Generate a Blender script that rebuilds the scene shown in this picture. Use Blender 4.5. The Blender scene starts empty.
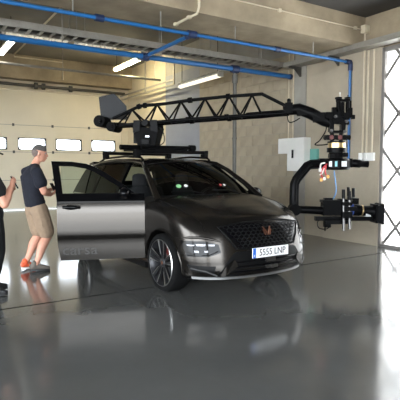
import bpy, bmesh, math, random
import numpy as np
from mathutils import Vector, Matrix, Euler
from mathutils.bvhtree import BVHTree
random.seed(7)
S = bpy.context.scene
COL = S.collection
PI = math.pi

# ------------------------------------------------------------------ camera
F_PX, CAM_H = 474.0, 1.45
PITCH = math.atan(32 / F_PX)
YAW = math.atan(300 / math.hypot(F_PX, 32))
cd = bpy.data.cameras.new('camera')
cd.sensor_width = 36.0
cd.lens = 36.0 * F_PX / 400.0
cam = bpy.data.objects.new('camera', cd)
cam.location = (0, 0, CAM_H)
cam.rotation_euler = (PI / 2 - PITCH, 0, -YAW)
COL.objects.link(cam)
S.camera = cam

# ------------------------------------------------------------------ world, sun, exposure
W = bpy.data.worlds.new('sky')
S.world = W
W.use_nodes = True
wn = W.node_tree
wn.nodes['Background'].inputs[0].default_value = (0.86, 0.93, 1.0, 1)
wn.nodes['Background'].inputs[1].default_value = 8.0
sd = bpy.data.lights.new('sun', 'SUN')
sd.energy = 5.0
sd.angle = 0.01
sd.color = (1.0, 0.93, 0.82)
sun = bpy.data.objects.new('sun', sd)
sun.rotation_euler = Vector((-0.62, 0.12, -0.78)).to_track_quat('-Z', 'Y').to_euler()
COL.objects.link(sun)
W.cycles.sampling_method = 'MANUAL'
W.cycles.sample_map_resolution = 128
# sampling portals in the two invented daylight openings (they only guide daylight sampling, they emit nothing themselves)
for nm, loc, sx, sy, d in (('front_portal', (-2.7, -5.15, 2.0), 7.8, 4.0, (0, 1, 0)), ('side_portal', (-7.15, 1.75, 2.0), 12.5, 4.0, (1, 0, 0))):
    pd = bpy.data.lights.new(nm, 'AREA'); pd.shape = 'RECTANGLE'; pd.size = sx; pd.size_y = sy
    pd.cycles.is_portal = True
    po = bpy.data.objects.new(nm, pd); po.location = loc
    po.rotation_euler = Vector(d).to_track_quat('-Z', 'Z').to_euler()
    COL.objects.link(po)
S.view_settings.view_transform = 'Standard'
S.view_settings.look = 'None'
S.view_settings.gamma = 1.0
S.view_settings.use_curve_mapping = False
S.view_settings.exposure = 1.25
S.cycles.caustics_reflective = False
S.cycles.caustics_refractive = False
S.cycles.sample_clamp_indirect = 6.0

# ------------------------------------------------------------------ pixel -> point helpers (directions only)
_fw = Vector((math.sin(YAW) * math.cos(PITCH), math.cos(YAW) * math.cos(PITCH), -math.sin(PITCH)))
_rt = Vector((math.cos(YAW), -math.sin(YAW), 0))
_up = _rt.cross(_fw)
_C = Vector((0, 0, CAM_H))
def ray(x, y): return _fw + _rt * ((x - 200) / F_PX) + _up * ((200 - y) / F_PX)
def on_depth(x, y, d): return _C + ray(x, y) * d
def on_x(x, y, X): r = ray(x, y); return _C + r * (X / r.x)
def on_y(x, y, Y): r = ray(x, y); return _C + r * (Y / r.y)

# ------------------------------------------------------------------ materials
MATS = {}
def mat(name, col, rough=0.5, metal=0.0, var=0.0, scale=6.0, bump=0.0, bscale=40.0, coat=0.0, emit=None, estr=0.0,
        col2=None, spec=0.5, trans=0.0, rvar=0.0, stretch=None, detail=4.0):
    m = bpy.data.materials.new(name); m.use_nodes = True
    nt = m.node_tree; b = nt.nodes['Principled BSDF']
    b.inputs['Base Color'].default_value = (*col, 1)
    b.inputs['Roughness'].default_value = rough
    b.inputs['Metallic'].default_value = metal
    b.inputs['Specular IOR Level'].default_value = spec
    b.inputs['Coat Weight'].default_value = coat
    b.inputs['Transmission Weight'].default_value = trans
    if emit:
        b.inputs['Emission Color'].default_value = (*emit, 1)
        b.inputs['Emission Strength'].default_value = estr
    tc = nt.nodes.new('ShaderNodeTexCoord')
    src = tc.outputs['Object']
    if stretch:
        mp = nt.nodes.new('ShaderNodeMapping'); mp.inputs['Scale'].default_value = stretch
        nt.links.new(src, mp.inputs['Vector']); src = mp.outputs['Vector']
    if var > 0 or col2:
        n = nt.nodes.new('ShaderNodeTexNoise'); n.inputs['Scale'].default_value = scale; n.inputs['Detail'].default_value = detail
        n.inputs['Roughness'].default_value = 0.6
        nt.links.new(src, n.inputs['Vector'])
        r = nt.nodes.new('ShaderNodeValToRGB')
        c2 = col2 if col2 else tuple(min(1, c * (1 + var)) for c in col)
        c1 = col if col2 else tuple(c * (1 - var) for c in col)
        r.color_ramp.elements[0].position = 0.32; r.color_ramp.elements[1].position = 0.68
        r.color_ramp.elements[0].color = (*c1, 1); r.color_ramp.elements[1].color = (*c2, 1)
        nt.links.new(n.outputs['Fac'], r.inputs['Fac']); nt.links.new(r.outputs['Color'], b.inputs['Base Color'])
        if rvar:
            mr = nt.nodes.new('ShaderNodeMapRange')
            mr.inputs['To Min'].default_value = max(0, rough - rvar); mr.inputs['To Max'].default_value = rough + rvar
            nt.links.new(n.outputs['Fac'], mr.inputs['Value']); nt.links.new(mr.outputs['Result'], b.inputs['Roughness'])
    if bump > 0:
        n2 = nt.nodes.new('ShaderNodeTexNoise'); n2.inputs['Scale'].default_value = bscale; n2.inputs['Detail'].default_value = 3
        nt.links.new(src, n2.inputs['Vector'])
        bp = nt.nodes.new('ShaderNodeBump'); bp.inputs['Strength'].default_value = bump; bp.inputs['Distance'].default_value = 0.02
        nt.links.new(n2.outputs['Fac'], bp.inputs['Height']); nt.links.new(bp.outputs['Normal'], b.inputs['Normal'])
    MATS[name] = m
    return m
def glassy(name, tint, rough=0.0, mixf=0.12):
    """thin pane: mostly clear tinted transmission with a mirror skin"""
    m = bpy.data.materials.new(name); m.use_nodes = True
    nt = m.node_tree; nt.nodes.remove(nt.nodes['Principled BSDF'])
    out = nt.nodes['Material Output']
    tr = nt.nodes.new('ShaderNodeBsdfTransparent'); tr.inputs['Color'].default_value = (*tint, 1)
    gl = nt.nodes.new('ShaderNodeBsdfGlossy'); gl.inputs['Roughness'].default_value = rough
    fr = nt.nodes.new('ShaderNodeFresnel'); fr.inputs['IOR'].default_value = 1.5
    mx = nt.nodes.new('ShaderNodeMixShader')
    nt.links.new(fr.outputs['Fac'], mx.inputs['Fac']); nt.links.new(tr.outputs['BSDF'], mx.inputs[1]); nt.links.new(gl.outputs['BSDF'], mx.inputs[2])
    nt.links.new(mx.outputs['Shader'], out.inputs['Surface'])
    MATS[name] = m; return m
def translucent(name, col):
    m = bpy.data.materials.new(name); m.use_nodes = True
    nt = m.node_tree; nt.nodes.remove(nt.nodes['Principled BSDF'])
    tr = nt.nodes.new('ShaderNodeBsdfTranslucent'); tr.inputs['Color'].default_value = (*col, 1)
    df = nt.nodes.new('ShaderNodeBsdfDiffuse'); df.inputs['Color'].default_value = (*col, 1)
    mx = nt.nodes.new('ShaderNodeMixShader'); mx.inputs['Fac'].default_value = 0.4
    nt.links.new(tr.outputs['BSDF'], mx.inputs[1]); nt.links.new(df.outputs['BSDF'], mx.inputs[2])
    nt.links.new(mx.outputs['Shader'], nt.nodes['Material Output'].inputs['Surface'])
    MATS[name] = m; return m

mat('floor_paint', (0.094, 0.095, 0.091), 0.12, var=0.12, scale=0.9, rvar=0.03, spec=0.5, detail=6)
mat('joint', (0.006, 0.006, 0.006), 0.9, spec=0.0)
mat('ground', (0.42, 0.40, 0.37), 0.9, var=0.1)
mat('concrete', (0.35, 0.285, 0.195), 0.85, var=0.24, scale=1.6, bump=0.25, bscale=14, detail=8)
mat('concrete_grey', (0.34, 0.32, 0.28), 0.85, var=0.15, scale=1.3, bump=0.25, bscale=14, detail=8)
mat('concrete_light', (0.43, 0.37, 0.28), 0.85, var=0.10, scale=1.4, bump=0.2, bscale=14, detail=8)
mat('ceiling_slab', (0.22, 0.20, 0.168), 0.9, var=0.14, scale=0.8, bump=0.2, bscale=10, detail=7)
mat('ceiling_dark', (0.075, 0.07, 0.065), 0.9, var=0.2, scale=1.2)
mat('mortar', (0.36, 0.325, 0.26), 0.95, var=0.1, scale=8)
mat('block_paint', (0.40, 0.34, 0.25), 0.85, var=0.10, scale=2.2, bump=0.35, bscale=40)
mat('grey_paint', (0.27, 0.285, 0.33), 0.7, var=0.06, scale=2)
mat('cream_paint', (0.62, 0.55, 0.42), 0.7, var=0.06, scale=2)
mat('door_cream', (0.74, 0.67, 0.52), 0.5, var=0.03, scale=1.5)
mat('door_seam', (0.30, 0.28, 0.24), 0.6)
mat('window_rubber', (0.03, 0.03, 0.03), 0.6)
glassy('acrylic', (0.95, 0.96, 0.97))
mat('steel_galv', (0.36, 0.345, 0.31), 0.45, 0.6, var=0.1, scale=9)
mat('steel_dark', (0.10, 0.095, 0.085), 0.5, 0.4, var=0.1)
mat('blue_pipe', (0.016, 0.125, 0.35), 0.35, var=0.05)
mat('navy_fitting', (0.015, 0.03, 0.09), 0.4)
mat('conduit_cream', (0.66, 0.58, 0.43), 0.5, var=0.05)
mat('white_plastic', (0.88, 0.87, 0.83), 0.4, var=0.02)
mat('green_plastic', (0.16, 0.42, 0.36), 0.4, var=0.04)
mat('lamp_housing', (0.55, 0.53, 0.48), 0.4)
mat('lamp_tube', (1, 0.95, 0.8), 0.4, emit=(1.0, 0.86, 0.52), estr=34.0)
mat('lamp_tube_white', (1, 1, 0.95), 0.4, emit=(1.0, 0.95, 0.85), estr=5.0)
mat('lamp_tube_dim', (0.8, 0.78, 0.7), 0.4, emit=(1.0, 0.93, 0.78), estr=0.45)
mat('gate_steel', (0.22, 0.205, 0.19), 0.6, 0.0, var=0.05)
translucent('white_curtain', (0.92, 0.92, 0.92))
# vehicle
mat('car_paint', (0.043, 0.039, 0.035), 0.20, 0.9, var=0.012, scale=200, spec=0.5)
mat('car_black', (0.004, 0.004, 0.0042), 0.45, var=0.05, spec=0.10)
mat('car_gloss', (0.003, 0.003, 0.0035), 0.10, spec=0.14)
mat('car_trim', (0.015, 0.015, 0.015), 0.6, var=0.05)
glassy('car_glass', (0.30, 0.36, 0.34))
glassy('door_glass', (0.62, 0.72, 0.68))
glassy('lens_clear', (0.75, 0.77, 0.80))
mat('tyre', (0.005, 0.005, 0.005), 0.8, spec=0.08, var=0.1, scale=30, bump=0.2, bscale=120)
mat('rim_dark', (0.03, 0.03, 0.032), 0.35, 0.6)
mat('rim_cut', (0.55, 0.54, 0.52), 0.3, 1.0)
mat('disc_steel', (0.25, 0.25, 0.25), 0.4, 1.0)
mat('caliper_red', (0.10, 0.012, 0.01), 0.4)
mat('copper', (0.20, 0.085, 0.05), 0.35, 0.9)
mat('lip_silver', (0.10, 0.10, 0.099), 0.45, 0.5)
mat('led', (0.10, 0.10, 0.105), 0.2, 0.7)
mat('chrome', (0.8, 0.8, 0.8), 0.12, 1.0)
mat('plate_white', (0.86, 0.86, 0.86), 0.35)
mat('plate_blue', (0.02, 0.13, 0.55), 0.35)
mat('plate_ink', (0.01, 0.01, 0.01), 0.4)
mat('decal_dark', (0.03, 0.028, 0.026), 0.35, 0.5)
mat('sticker_green', (0.25, 0.55, 0.25), 0.5)
mat('sticker_red', (0.65, 0.08, 0.07), 0.5)
mat('seat_cloth', (0.02, 0.02, 0.022), 0.85, var=0.1, scale=40)
# rig
mat('rig_black', (0.003, 0.003, 0.0032), 0.35, 0.0, var=0.15, scale=12, spec=0.06)
mat('rig_matt', (0.004, 0.004, 0.0042), 0.6, var=0.15, scale=12, spec=0.05)
mat('rig_grey', (0.035, 0.036, 0.038), 0.7, spec=0.2, var=0.04)
mat('rod_steel', (0.10, 0.098, 0.095), 0.3, 0.9)
mat('brass', (0.55, 0.40, 0.20), 0.35, 0.9)
mat('motor_silver', (0.65, 0.66, 0.68), 0.3, 0.6)
mat('motor_cyan', (0.25, 0.55, 0.62), 0.35)
mat('wire_red', (0.55, 0.04, 0.05), 0.4)
mat('wire_orange', (0.80, 0.36, 0.08), 0.4)
mat('wire_white', (0.75, 0.72, 0.66), 0.4)
mat('wire_blue', (0.06, 0.25, 0.55), 0.4)
mat('lens_glass', (0.01, 0.012, 0.02), 0.05, coat=1.0)
mat('lens_blue', (0.03, 0.06, 0.22), 0.35)
# people
mat('skin', (0.56, 0.27, 0.18), 0.5, var=0.06, scale=9)
mat('hair', (0.045, 0.04, 0.037), 0.8, col2=(0.09, 0.082, 0.075), scale=60)
mat('hair_short', (0.16, 0.115, 0.095), 0.8, col2=(0.11, 0.085, 0.075), scale=60)
mat('tee_navy', (0.005, 0.006, 0.013), 0.9, var=0.2, scale=20)
mat('tee_black', (0.0035, 0.0035, 0.004), 0.9, var=0.2, scale=20)
mat('khaki', (0.27, 0.19, 0.125), 0.9, var=0.08, scale=14, bump=0.1, bscale=90)
mat('trouser_black', (0.0035, 0.0035, 0.004), 0.9, var=0.2, scale=14)
mat('shoe_orange', (0.72, 0.10, 0.03), 0.6, var=0.05)
mat('shoe_grey', (0.10, 0.085, 0.07), 0.7, var=0.1)
mat('shoe_black', (0.012, 0.012, 0.012), 0.6)
mat('sole_white', (0.55, 0.53, 0.50), 0.6)
mat('eye_white', (0.28, 0.27, 0.26), 0.3)

# ------------------------------------------------------------------ mesh builder
class MB:
    def __init__(s): s.v = []; s.f = []; s.mi = []; s.cur = 0
    def add(s, vs, fs):
        o = len(s.v); s.v += [tuple(p) for p in vs]
        for q in fs: s.f.append(tuple(o + i for i in q)); s.mi.append(s.cur)
        return s
    def box(s, c, size, rot=None):
        hx, hy, hz = [d / 2 for d in size]; c = Vector(c)
        vs = [Vector((x, y, z)) for x in (-hx, hx) for y in (-hy, hy) for z in (-hz, hz)]
        if rot is not None:
            R = rot if isinstance(rot, Matrix) else Euler(rot).to_matrix()
            vs = [R @ p for p in vs]
        return s.add([c + p for p in vs], [(0, 1, 3, 2), (4, 6, 7, 5), (0, 4, 5, 1), (2, 3, 7, 6), (0, 2, 6, 4), (1, 5, 7, 3)])
    def span(s, a, b): return s.box([(a[i] + b[i]) / 2 for i in range(3)], [abs(b[i] - a[i]) for i in range(3)])
    def bar(s, a, b, w, h, upv=(0, 0, 1)):
        a = Vector(a); b = Vector(b); d = (b - a); L = d.length; d.normalize()
        u = Vector(upv)
        if abs(d.dot(u)) > 0.98: u = Vector((1, 0, 0))
        sd_ = d.cross(u).normalized(); u = sd_.cross(d).normalized()
        R = Matrix((d, sd_, u)).transposed()
        return s.box((a + b) / 2, (L, w, h), R)
    def tube(s, pts, r, n=10, cap=True, side=None, ry=None):
        """swept tube; r number or list; ry optional second radius list (across 'side')"""
        P = [Vector(p) for p in pts]; m = len(P)
        R1 = r if isinstance(r, (list, tuple)) else [r] * m
        R2 = ry if ry is not None else R1
        if not isinstance(R2, (list, tuple)): R2 = [R2] * m
        prev = None; rings = []
        for i in range(m):
            t = (P[min(i + 1, m - 1)] - P[max(i - 1, 0)])
            if t.length < 1e-9: t = Vector((0, 0, 1))
            t.normalize()
            if side is not None: u = Vector(side)
            elif prev is not None: u = prev
            else: u = Vector((0, 0, 1)) if abs(t.z) < 0.9 else Vector((1, 0, 0))
            u = u - t * u.dot(t)
            if u.length < 1e-6: u = t.orthogonal()
            u.normalize(); w = t.cross(u); prev = u
            rings.append([P[i] + u * (R2[i] * math.cos(2 * PI * k / n)) + w * (R1[i] * math.sin(2 * PI * k / n)) for k in range(n)])
        vs = [p for rg in rings for p in rg]
        fs = [(i * n + k, i * n + (k + 1) % n, (i + 1) * n + (k + 1) % n, (i + 1) * n + k) for i in range(m - 1) for k in range(n)]
        if cap: fs += [tuple(range(n - 1, -1, -1)), tuple((m - 1) * n + k for k in range(n))]
        return s.add(vs, fs)
    def limb(s, pts, r, n=12, side=None, ry=None):
        """tube with rounded ends"""
        P = [Vector(p) for p in pts]
        r = list(r); ry = list(ry) if ry is not None else list(r)
        d0 = (P[0] - P[1]).normalized(); d1 = (P[-1] - P[-2]).normalized()
        A = []; Ar = []; Ay = []; B = []; Br = []; By = []
        for a in (80, 50, 25):
            c, sn = math.cos(math.radians(a)), math.sin(math.radians(a))
            A.append(P[0] + d0 * (min(r[0], ry[0]) * sn)); Ar.append(r[0] * c); Ay.append(ry[0] * c)
            B.insert(0, P[-1] + d1 * (min(r[-1], ry[-1]) * sn)); Br.insert(0, r[-1] * c); By.insert(0, ry[-1] * c)
        return s.tube(A + P + B, Ar + r + Br, n, True, side, Ay + ry + By)
    def cyl(s, a, b, r, n=16, r2=None): return s.tube([a, b], [r, r if r2 is None else r2], n)
    def ball(s, c, r, nu=14, nv=9, rot=None):
        rx, ry_, rz = (r, r, r) if not isinstance(r, (tuple, list)) else r
        c = Vector(c); vs = []; R = Euler(rot).to_matrix() if rot else None
        for i in range(1, nv):
            a = PI * i / nv
            for k in range(nu):
                b = 2 * PI * k / nu
                vs.append(Vector((rx * math.sin(a) * math.cos(b), ry_ * math.sin(a) * math.sin(b), rz * math.cos(a))))
        vs += [Vector((0, 0, rz)), Vector((0, 0, -rz))]
        if R: vs = [R @ p for p in vs]
        fs = [(i * nu + k, (i + 1) * nu + k, (i + 1) * nu + (k + 1) % nu, i * nu + (k + 1) % nu) for i in range(nv - 2) for k in range(nu)]
        T = (nv - 1) * nu
        fs += [(T, k, (k + 1) % nu) for k in range(nu)] + [(T + 1, (nv - 2) * nu + (k + 1) % nu, (nv - 2) * nu + k) for k in range(nu)]
        return s.add([c + p for p in vs], fs)
    def lathe(s, prof, c=(0, 0, 0), axis='y', n=32, close=False):
        """prof: (radius, along) pairs"""
        vs = []; m = len(prof); c = Vector(c)
        for (r, h) in prof:
            for k in range(n):
                a = 2 * PI * k / n; x, z = r * math.cos(a), r * math.sin(a)
                vs.append(c + (Vector((x, h, z)) if axis == 'y' else Vector((h, x, z)) if axis == 'x' else Vector((x, z, h))))
        fs = []
        for i in range(m if close else m - 1):
            j = (i + 1) % m
            fs += [(i * n + k, i * n + (k + 1) % n, j * n + (k + 1) % n, j * n + k) for k in range(n)]
        if not close: fs += [tuple(range(n)), tuple((m - 1) * n + k for k in range(n))]
        return s.add(vs, fs)
    def prism(s, poly, d):
        """poly: list of 3D points (planar-ish), extruded by vector d"""
        P = [Vector(p) for p in poly]; n = len(P); d = Vector(d)
        return s.add(P + [p + d for p in P], [tuple(range(n - 1, -1, -1)), tuple(range(n, 2 * n))] + [(i, (i + 1) % n, n + (i + 1) % n, n + i) for i in range(n)])
    def grid(s, rows, close_u=False):
        n = len(rows[0]); m = len(rows)
        vs = [p for r in rows for p in r]
        fs = [(i * n + k, i * n + (k + 1) % n, (i + 1) * n + (k + 1) % n, (i + 1) * n + k) for i in range(m - 1) for k in range(n if close_u else n - 1)]
        return s.add(vs, fs)
    def sheet(s, rows, th):
        """grid given a thickness along its own normals"""
        m = len(rows); n = len(rows[0])
        G = [[Vector(p) for p in r] for r in rows]; B = []
        for i in range(m):
            br = []
            for k in range(n):
                du = G[i][min(k + 1, n - 1)] - G[i][max(k - 1, 0)]; dv = G[min(i + 1, m - 1)][k] - G[max(i - 1, 0)][k]
                nn = du.cross(dv)
                nn = nn.normalized() if nn.length > 1e-9 else Vector((0, 0, 1))
                br.append(G[i][k] - nn * th)
            B.append(br)
        o = m * n
        vs = [p for r in G for p in r] + [p for r in B for p in r]
        fs = [(i * n + k, i * n + k + 1, (i + 1) * n + k + 1, (i + 1) * n + k) for i in range(m - 1) for k in range(n - 1)]
        fs += [tuple(o + q for q in reversed(f)) for f in list(fs)]
        edge = [k for k in range(n)] + [i * n + n - 1 for i in range(1, m)] + [(m - 1) * n + k for k in range(n - 2, -1, -1)] + [i * n for i in range(m - 2, 0, -1)]
        fs += [(edge[(q + 1) % len(edge)], edge[q], o + edge[q], o + edge[(q + 1) % len(edge)]) for q in range(len(edge))]
        return s.add(vs, fs)
    def mesh(s, name, mats, smooth=False):
        me = bpy.data.meshes.new(name); me.from_pydata(s.v, [], s.f)
        for m in (mats if isinstance(mats, (list, tuple)) else [mats]): me.materials.append(MATS[m])
        if any(s.mi): me.polygons.foreach_set('material_index', s.mi)
        bm = bmesh.new(); bm.from_mesh(me); bmesh.ops.recalc_face_normals(bm, faces=bm.faces); bm.to_mesh(me); bm.free()
        if smooth: shade(me, smooth)
        me.update(); return me
    def build(s, name, mats, parent=None, smooth=False):
        return link(name, s.mesh(name, mats, smooth), parent)
def shade(me, ang=40):
    a = 40 if ang is True else ang
    me.polygons.foreach_set('use_smooth', [True] * len(me.polygons))
    me.set_sharp_from_angle(angle=math.radians(a))
def link(name, data, parent=None):
    o = bpy.data.objects.new(name, data); COL.objects.link(o)
    if parent is not None: o.parent = parent
    return o
def empty(name, loc=(0, 0, 0), rz=0):
    o = bpy.data.objects.new(name, None); COL.objects.link(o); o.location = loc; o.rotation_euler = (0, 0, rz); o.empty_display_size = 0.1
    return o
def tag(o, label, cat, group=None):
    o['label'] = label; o['category'] = cat
    if group: o['group'] = group
    return o
def struct(o): o['kind'] = 'structure'; return o
def copy_tree(o, parent=None):
    kids = [c for c in ALLKIDS.get(o.name, o.children)]
    c = o.copy(); COL.objects.link(c); c.parent = parent
    for k in kids: copy_tree(k, c)
    return c
ALLKIDS = {}
def baked(o, mods):
    """evaluate modifiers and store the result as plain mesh"""
    for kind, kw in mods:
        m = o.modifiers.new(kind.lower(), kind)
        for k, v in kw.items(): setattr(m, k, v)
    bpy.context.view_layer.update()
    dg = bpy.context.evaluated_depsgraph_get()
    me = bpy.data.meshes.new_from_object(o.evaluated_get(dg))
    old = o.data; o.modifiers.clear(); me.name = old.name; o.data = me
    bpy.data.meshes.remove(old)
    return o
def text_mesh(body, size, extrude=0.001):
    cu = bpy.data.curves.new('t', 'FONT'); cu.body = body; cu.size = size; cu.extrude = extrude; cu.align_x = 'CENTER'; cu.align_y = 'CENTER'; cu.resolution_u = 3
    o = bpy.data.objects.new('t', cu); COL.objects.link(o); bpy.context.view_layer.update()
    me = bpy.data.meshes.new_from_object(o.evaluated_get(bpy.context.evaluated_depsgraph_get()))
    bpy.data.objects.remove(o); bpy.data.curves.remove(cu)
    return me
def lerp(a, b, t): return a + (b - a) * t
def sm(x, a, b): t = max(0, min(1, (x - a) / (b - a))); return t * t * (3 - 2 * t)
def interp(x, xs, ys): return float(np.interp(x, xs, ys))
def spline(pts, n):
    """Catmull-Rom through points"""
    P = [Vector(p) for p in pts]; P = [P[0] * 2 - P[1]] + P + [P[-1] * 2 - P[-2]]; out = []
    for i in range(1, len(P) - 2):
        for k in range(n):
            t = k / n
            out.append(0.5 * ((2 * P[i]) + (P[i + 1] - P[i - 1]) * t + (2 * P[i - 1] - 5 * P[i] + 4 * P[i + 1] - P[i + 2]) * t * t + (3 * P[i] - P[i - 1] - 3 * P[i + 1] + P[i + 2]) * t ** 3))
    out.append(P[-2]); return out

# ================================================================== SETTING
XW, YB, YF, XL = 7.53, 17.08, -5.0, -7.0       # right, back, front, left wall planes
ZC, ZC2 = 5.2, 4.27                              # ceiling behind / in front of the big beam
fl = struct(MB().span((XL - .3, YF - .3, -.2), (XW + .4, YB + .3, 0)).build('floor', 'floor_paint'))
MB().span((XL, 5.115, -.01), (XW, 5.135, .0015)).build('joint_strip', 'joint', fl)
struct(MB().span((-60, -60, -.5), (60, 60, -.21)).build('ground', 'ground'))
struct(MB().span((XL - .3, 6.5, ZC), (XW + .4, YB + .3, ZC + .3)).build('ceiling', 'ceiling_slab'))
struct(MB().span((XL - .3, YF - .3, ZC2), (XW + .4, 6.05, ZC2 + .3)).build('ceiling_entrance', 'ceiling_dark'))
# big concrete beam across the hall
beam = struct(MB().span((XL - .2, 6.05, 3.73), (XW + .02, 6.92, ZC + .1)).build('trim_1', 'concrete'))
struct(MB().span((XL - .2, 16.7, 4.42), (XW + .02, YB + .02, ZC + .02)).build('trim_2', 'concrete'))

# right wall: backing with gate opening, painted block field, pilaster, grey painted bay
m = MB()
m.span((XW, 5.62, -.1), (XW + .3, YB + .3, ZC + .2)); m.span((XW, 2.2, 3.62), (XW + .3, 5.62, ZC2 + .3)); m.span((XW, YF - .3, -.1), (XW + .3, 2.2, ZC2 + .3))
wr = struct(m.build('wall_right', 'mortar'))
bw, bh = 0.5, 0.25
bm_full = MB().box((0, 0, 0), (.03, bw - .012, bh - .012)).mesh('block', 'block_paint')
bm_half = MB().box((0, 0, 0), (.03, bw / 2 - .012, bh - .012)).mesh('block_half', 'block_paint')
for r in range(16):
    z = bh * (r + .5); off = (r % 2) * .25
    y = 7.92
    if off:
        o = link('block', bm_half, wr); o.location = (XW - .006, y + .125, z); y += .25
    while y + bw <= 11.93:
        o = link('block', bm_full, wr); o.location = (XW - .006 + random.uniform(-.0015, .0015), y + bw / 2, z); y += bw
    if 11.93 - y > .2:
        o = link('block', bm_half, wr); o.location = (XW - .006, y + .125, z)
MB().span((XW - .012, 11.93, 0), (XW + .01, 14.04, 4.45)).build('painted_bay', 'grey_paint', wr)
MB().span((XW - .014, 14.04, 0), (XW + .01, YB, ZC)).build('cream_bay', 'cream_paint', wr)
MB().span((XW - .008, 7.92, 4.0), (XW + .01, 14.04, ZC)).build('upper_band', 'concrete_grey', wr)
MB().span((XW - .05, 7.56, 0), (XW + .01, 7.915, 4.2)).build('grey_strip', 'concrete_grey', wr)
MB().span((XW - .035, 6.98, 0), (XW + .01, 7.555, 3.9)).build('wall_panel', 'concrete_light', wr)
struct(MB().span((XW - .09, 5.63, 0), (XW + .02, 6.97, 3.735)).build('trim_3', 'concrete_light'))
struct(MB().span((XW - .03, 1.5, 3.62), (XW + .01, 6.05, ZC2)).build('trim_4', 'concrete'))

# back wall around the sectional door
DX0, DX1, DH = 1.45, 7.22, 4.10
m = MB(); m.span((XL - .3, YB, -.1), (DX0, YB + .3, ZC + .2)); m.span((DX1, YB, -.1), (XW + .3, YB + .3, ZC + .2)); m.span((DX0, YB, DH), (DX1, YB + .3, ZC + .2))
struct(m.build('wall_back', 'cream_paint'))
struct(MB().span((XL - .3, 8.0, -.1), (XL, YB + .3, ZC + .2)).span((XL - .3, YF - .3, -.1), (XL, -4.5, ZC + .2)).span((XL - .3, -4.5, 4.0), (XL, 8.0, ZC + .2)).span((XL - .3, 3.0, -.1), (XL, 3.5, 4.1)).build('wall_left', 'cream_paint'))  # unseen wall; its openings are invented to let daylight in from the left
m = MB(); m.span((XL, YF - .3, -.1), (-6.6, YF, ZC2 + .2)); m.span((1.2, YF - .3, -.1), (XW, YF, ZC2 + .2)); m.span((-6.6, YF - .3, 4.0), (1.2, YF, ZC2 + .2))  # opening behind the camera is invented, kept to the left for side daylight
struct(m.build('wall_front', 'concrete'))

# sectional garage door with a row of windows
d1 = struct(empty('door_1', ((DX0 + DX1) / 2, YB + .06, 0)))
def dloc(o): o.matrix_parent_inverse = Matrix.Translation(-Vector(d1.location)); return o
zs = [0.0, 1.03, 2.0, 2.92, 4.10]
wins = [(x0, x0 + .95) for x0 in (3.44 - 1.3 , 3.44, 4.72, 6.03)]
for i in range(4):
    z0, z1 = zs[i] + .008, zs[i + 1] - .008
    m = MB()
    if i == 2:
        wz0, wz1 = 2.07, 2.49
        m.span((DX0, YB + .03, z0), (DX1, YB + .09, wz0)); m.span((DX0, YB + .03, wz1), (DX1, YB + .09, z1))
        xs = [DX0] + [q for w in wins for q in w] + [DX1]
        for k in range(0, len(xs), 2): m.span((xs[k], YB + .03, wz0), (xs[k + 1], YB + .09, wz1))
    else: m.span((DX0, YB + .03, z0), (DX1, YB + .09, z1))
    dloc(m.build('door_panel', 'door_cream', d1))
    if i < 3:
        for hx in (1.9, 3.3, 4.62, 5.95, 7.1):
            dloc(MB().box((hx, YB + .02, zs[i + 1]), (.07, .03, .09)).build('hinge', 'steel_dark', d1))
        dloc(MB().span((DX0, YB + .045, z1), (DX1, YB + .075, z1 + .018)).build('panel_seam', 'door_seam', d1))
for (x0, x1) in wins:
    fr = MB(); a = .035; y0 = YB + .018; y1 = YB + .1
    fr.span((x0, y0, wz0), (x1, y1, wz0 + a)); fr.span((x0, y0, wz1 - a), (x1, y1, wz1)); fr.span((x0, y0, wz0), (x0 + a, y1, wz1)); fr.span((x1 - a, y0, wz0), (x1, y1, wz1))
    for cx, sx in ((x0 + a, 1), (x1 - a, -1)):
        for cz, sz in ((wz0 + a, 1), (wz1 - a, -1)):
            fr.prism([(cx, y0, cz), (cx + sx * .06, y0, cz), (cx + sx * .02, y0, cz + sz * .02), (cx, y0, cz + sz * .06)], (0, y1 - y0, 0))
    fo = dloc(fr.build('door_window', 'window_rubber', d1))
    MB().span((x0 + a, YB + .055, wz0 + a), (x1 - a, YB + .06, wz1 - a)).build('pane', 'acrylic', fo)
dloc(MB().span((DX0, YB + .0, .005), (DX1, YB + .03, .07)).build('bottom_seal', 'white_plastic', d1))
dloc(MB().tube([(DX0 + .2, YB - .12, 4.26), (DX1 + .1, YB - .12, 4.26)], .05, 10).build('torsion_shaft', 'steel_dark', d1, 50))
for hx in (4.0, 4.25, 5.2):
    dloc(MB().cyl((hx, YB - .12, 4.26), (hx + .1, YB - .12, 4.26), .11, 14).build('cable_drum', 'steel_dark', d1, 50))
# horizontal tracks of the door
trk = MB()
for z in (4.02, 4.16): trk.bar((7.2, YB, z), (7.2, 12.9, z), .04, .05)
trk.bar((7.2, 12.9, 4.0), (7.2, 12.9, ZC), .04, .04); trk.bar((7.2, 14.9, 4.0), (7.2, 14.9, ZC), .04, .04)
tag(trk.build('door_track', 'steel_galv'), 'twin galvanised rail running along the wall beside the garage door', 'rail')

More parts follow.
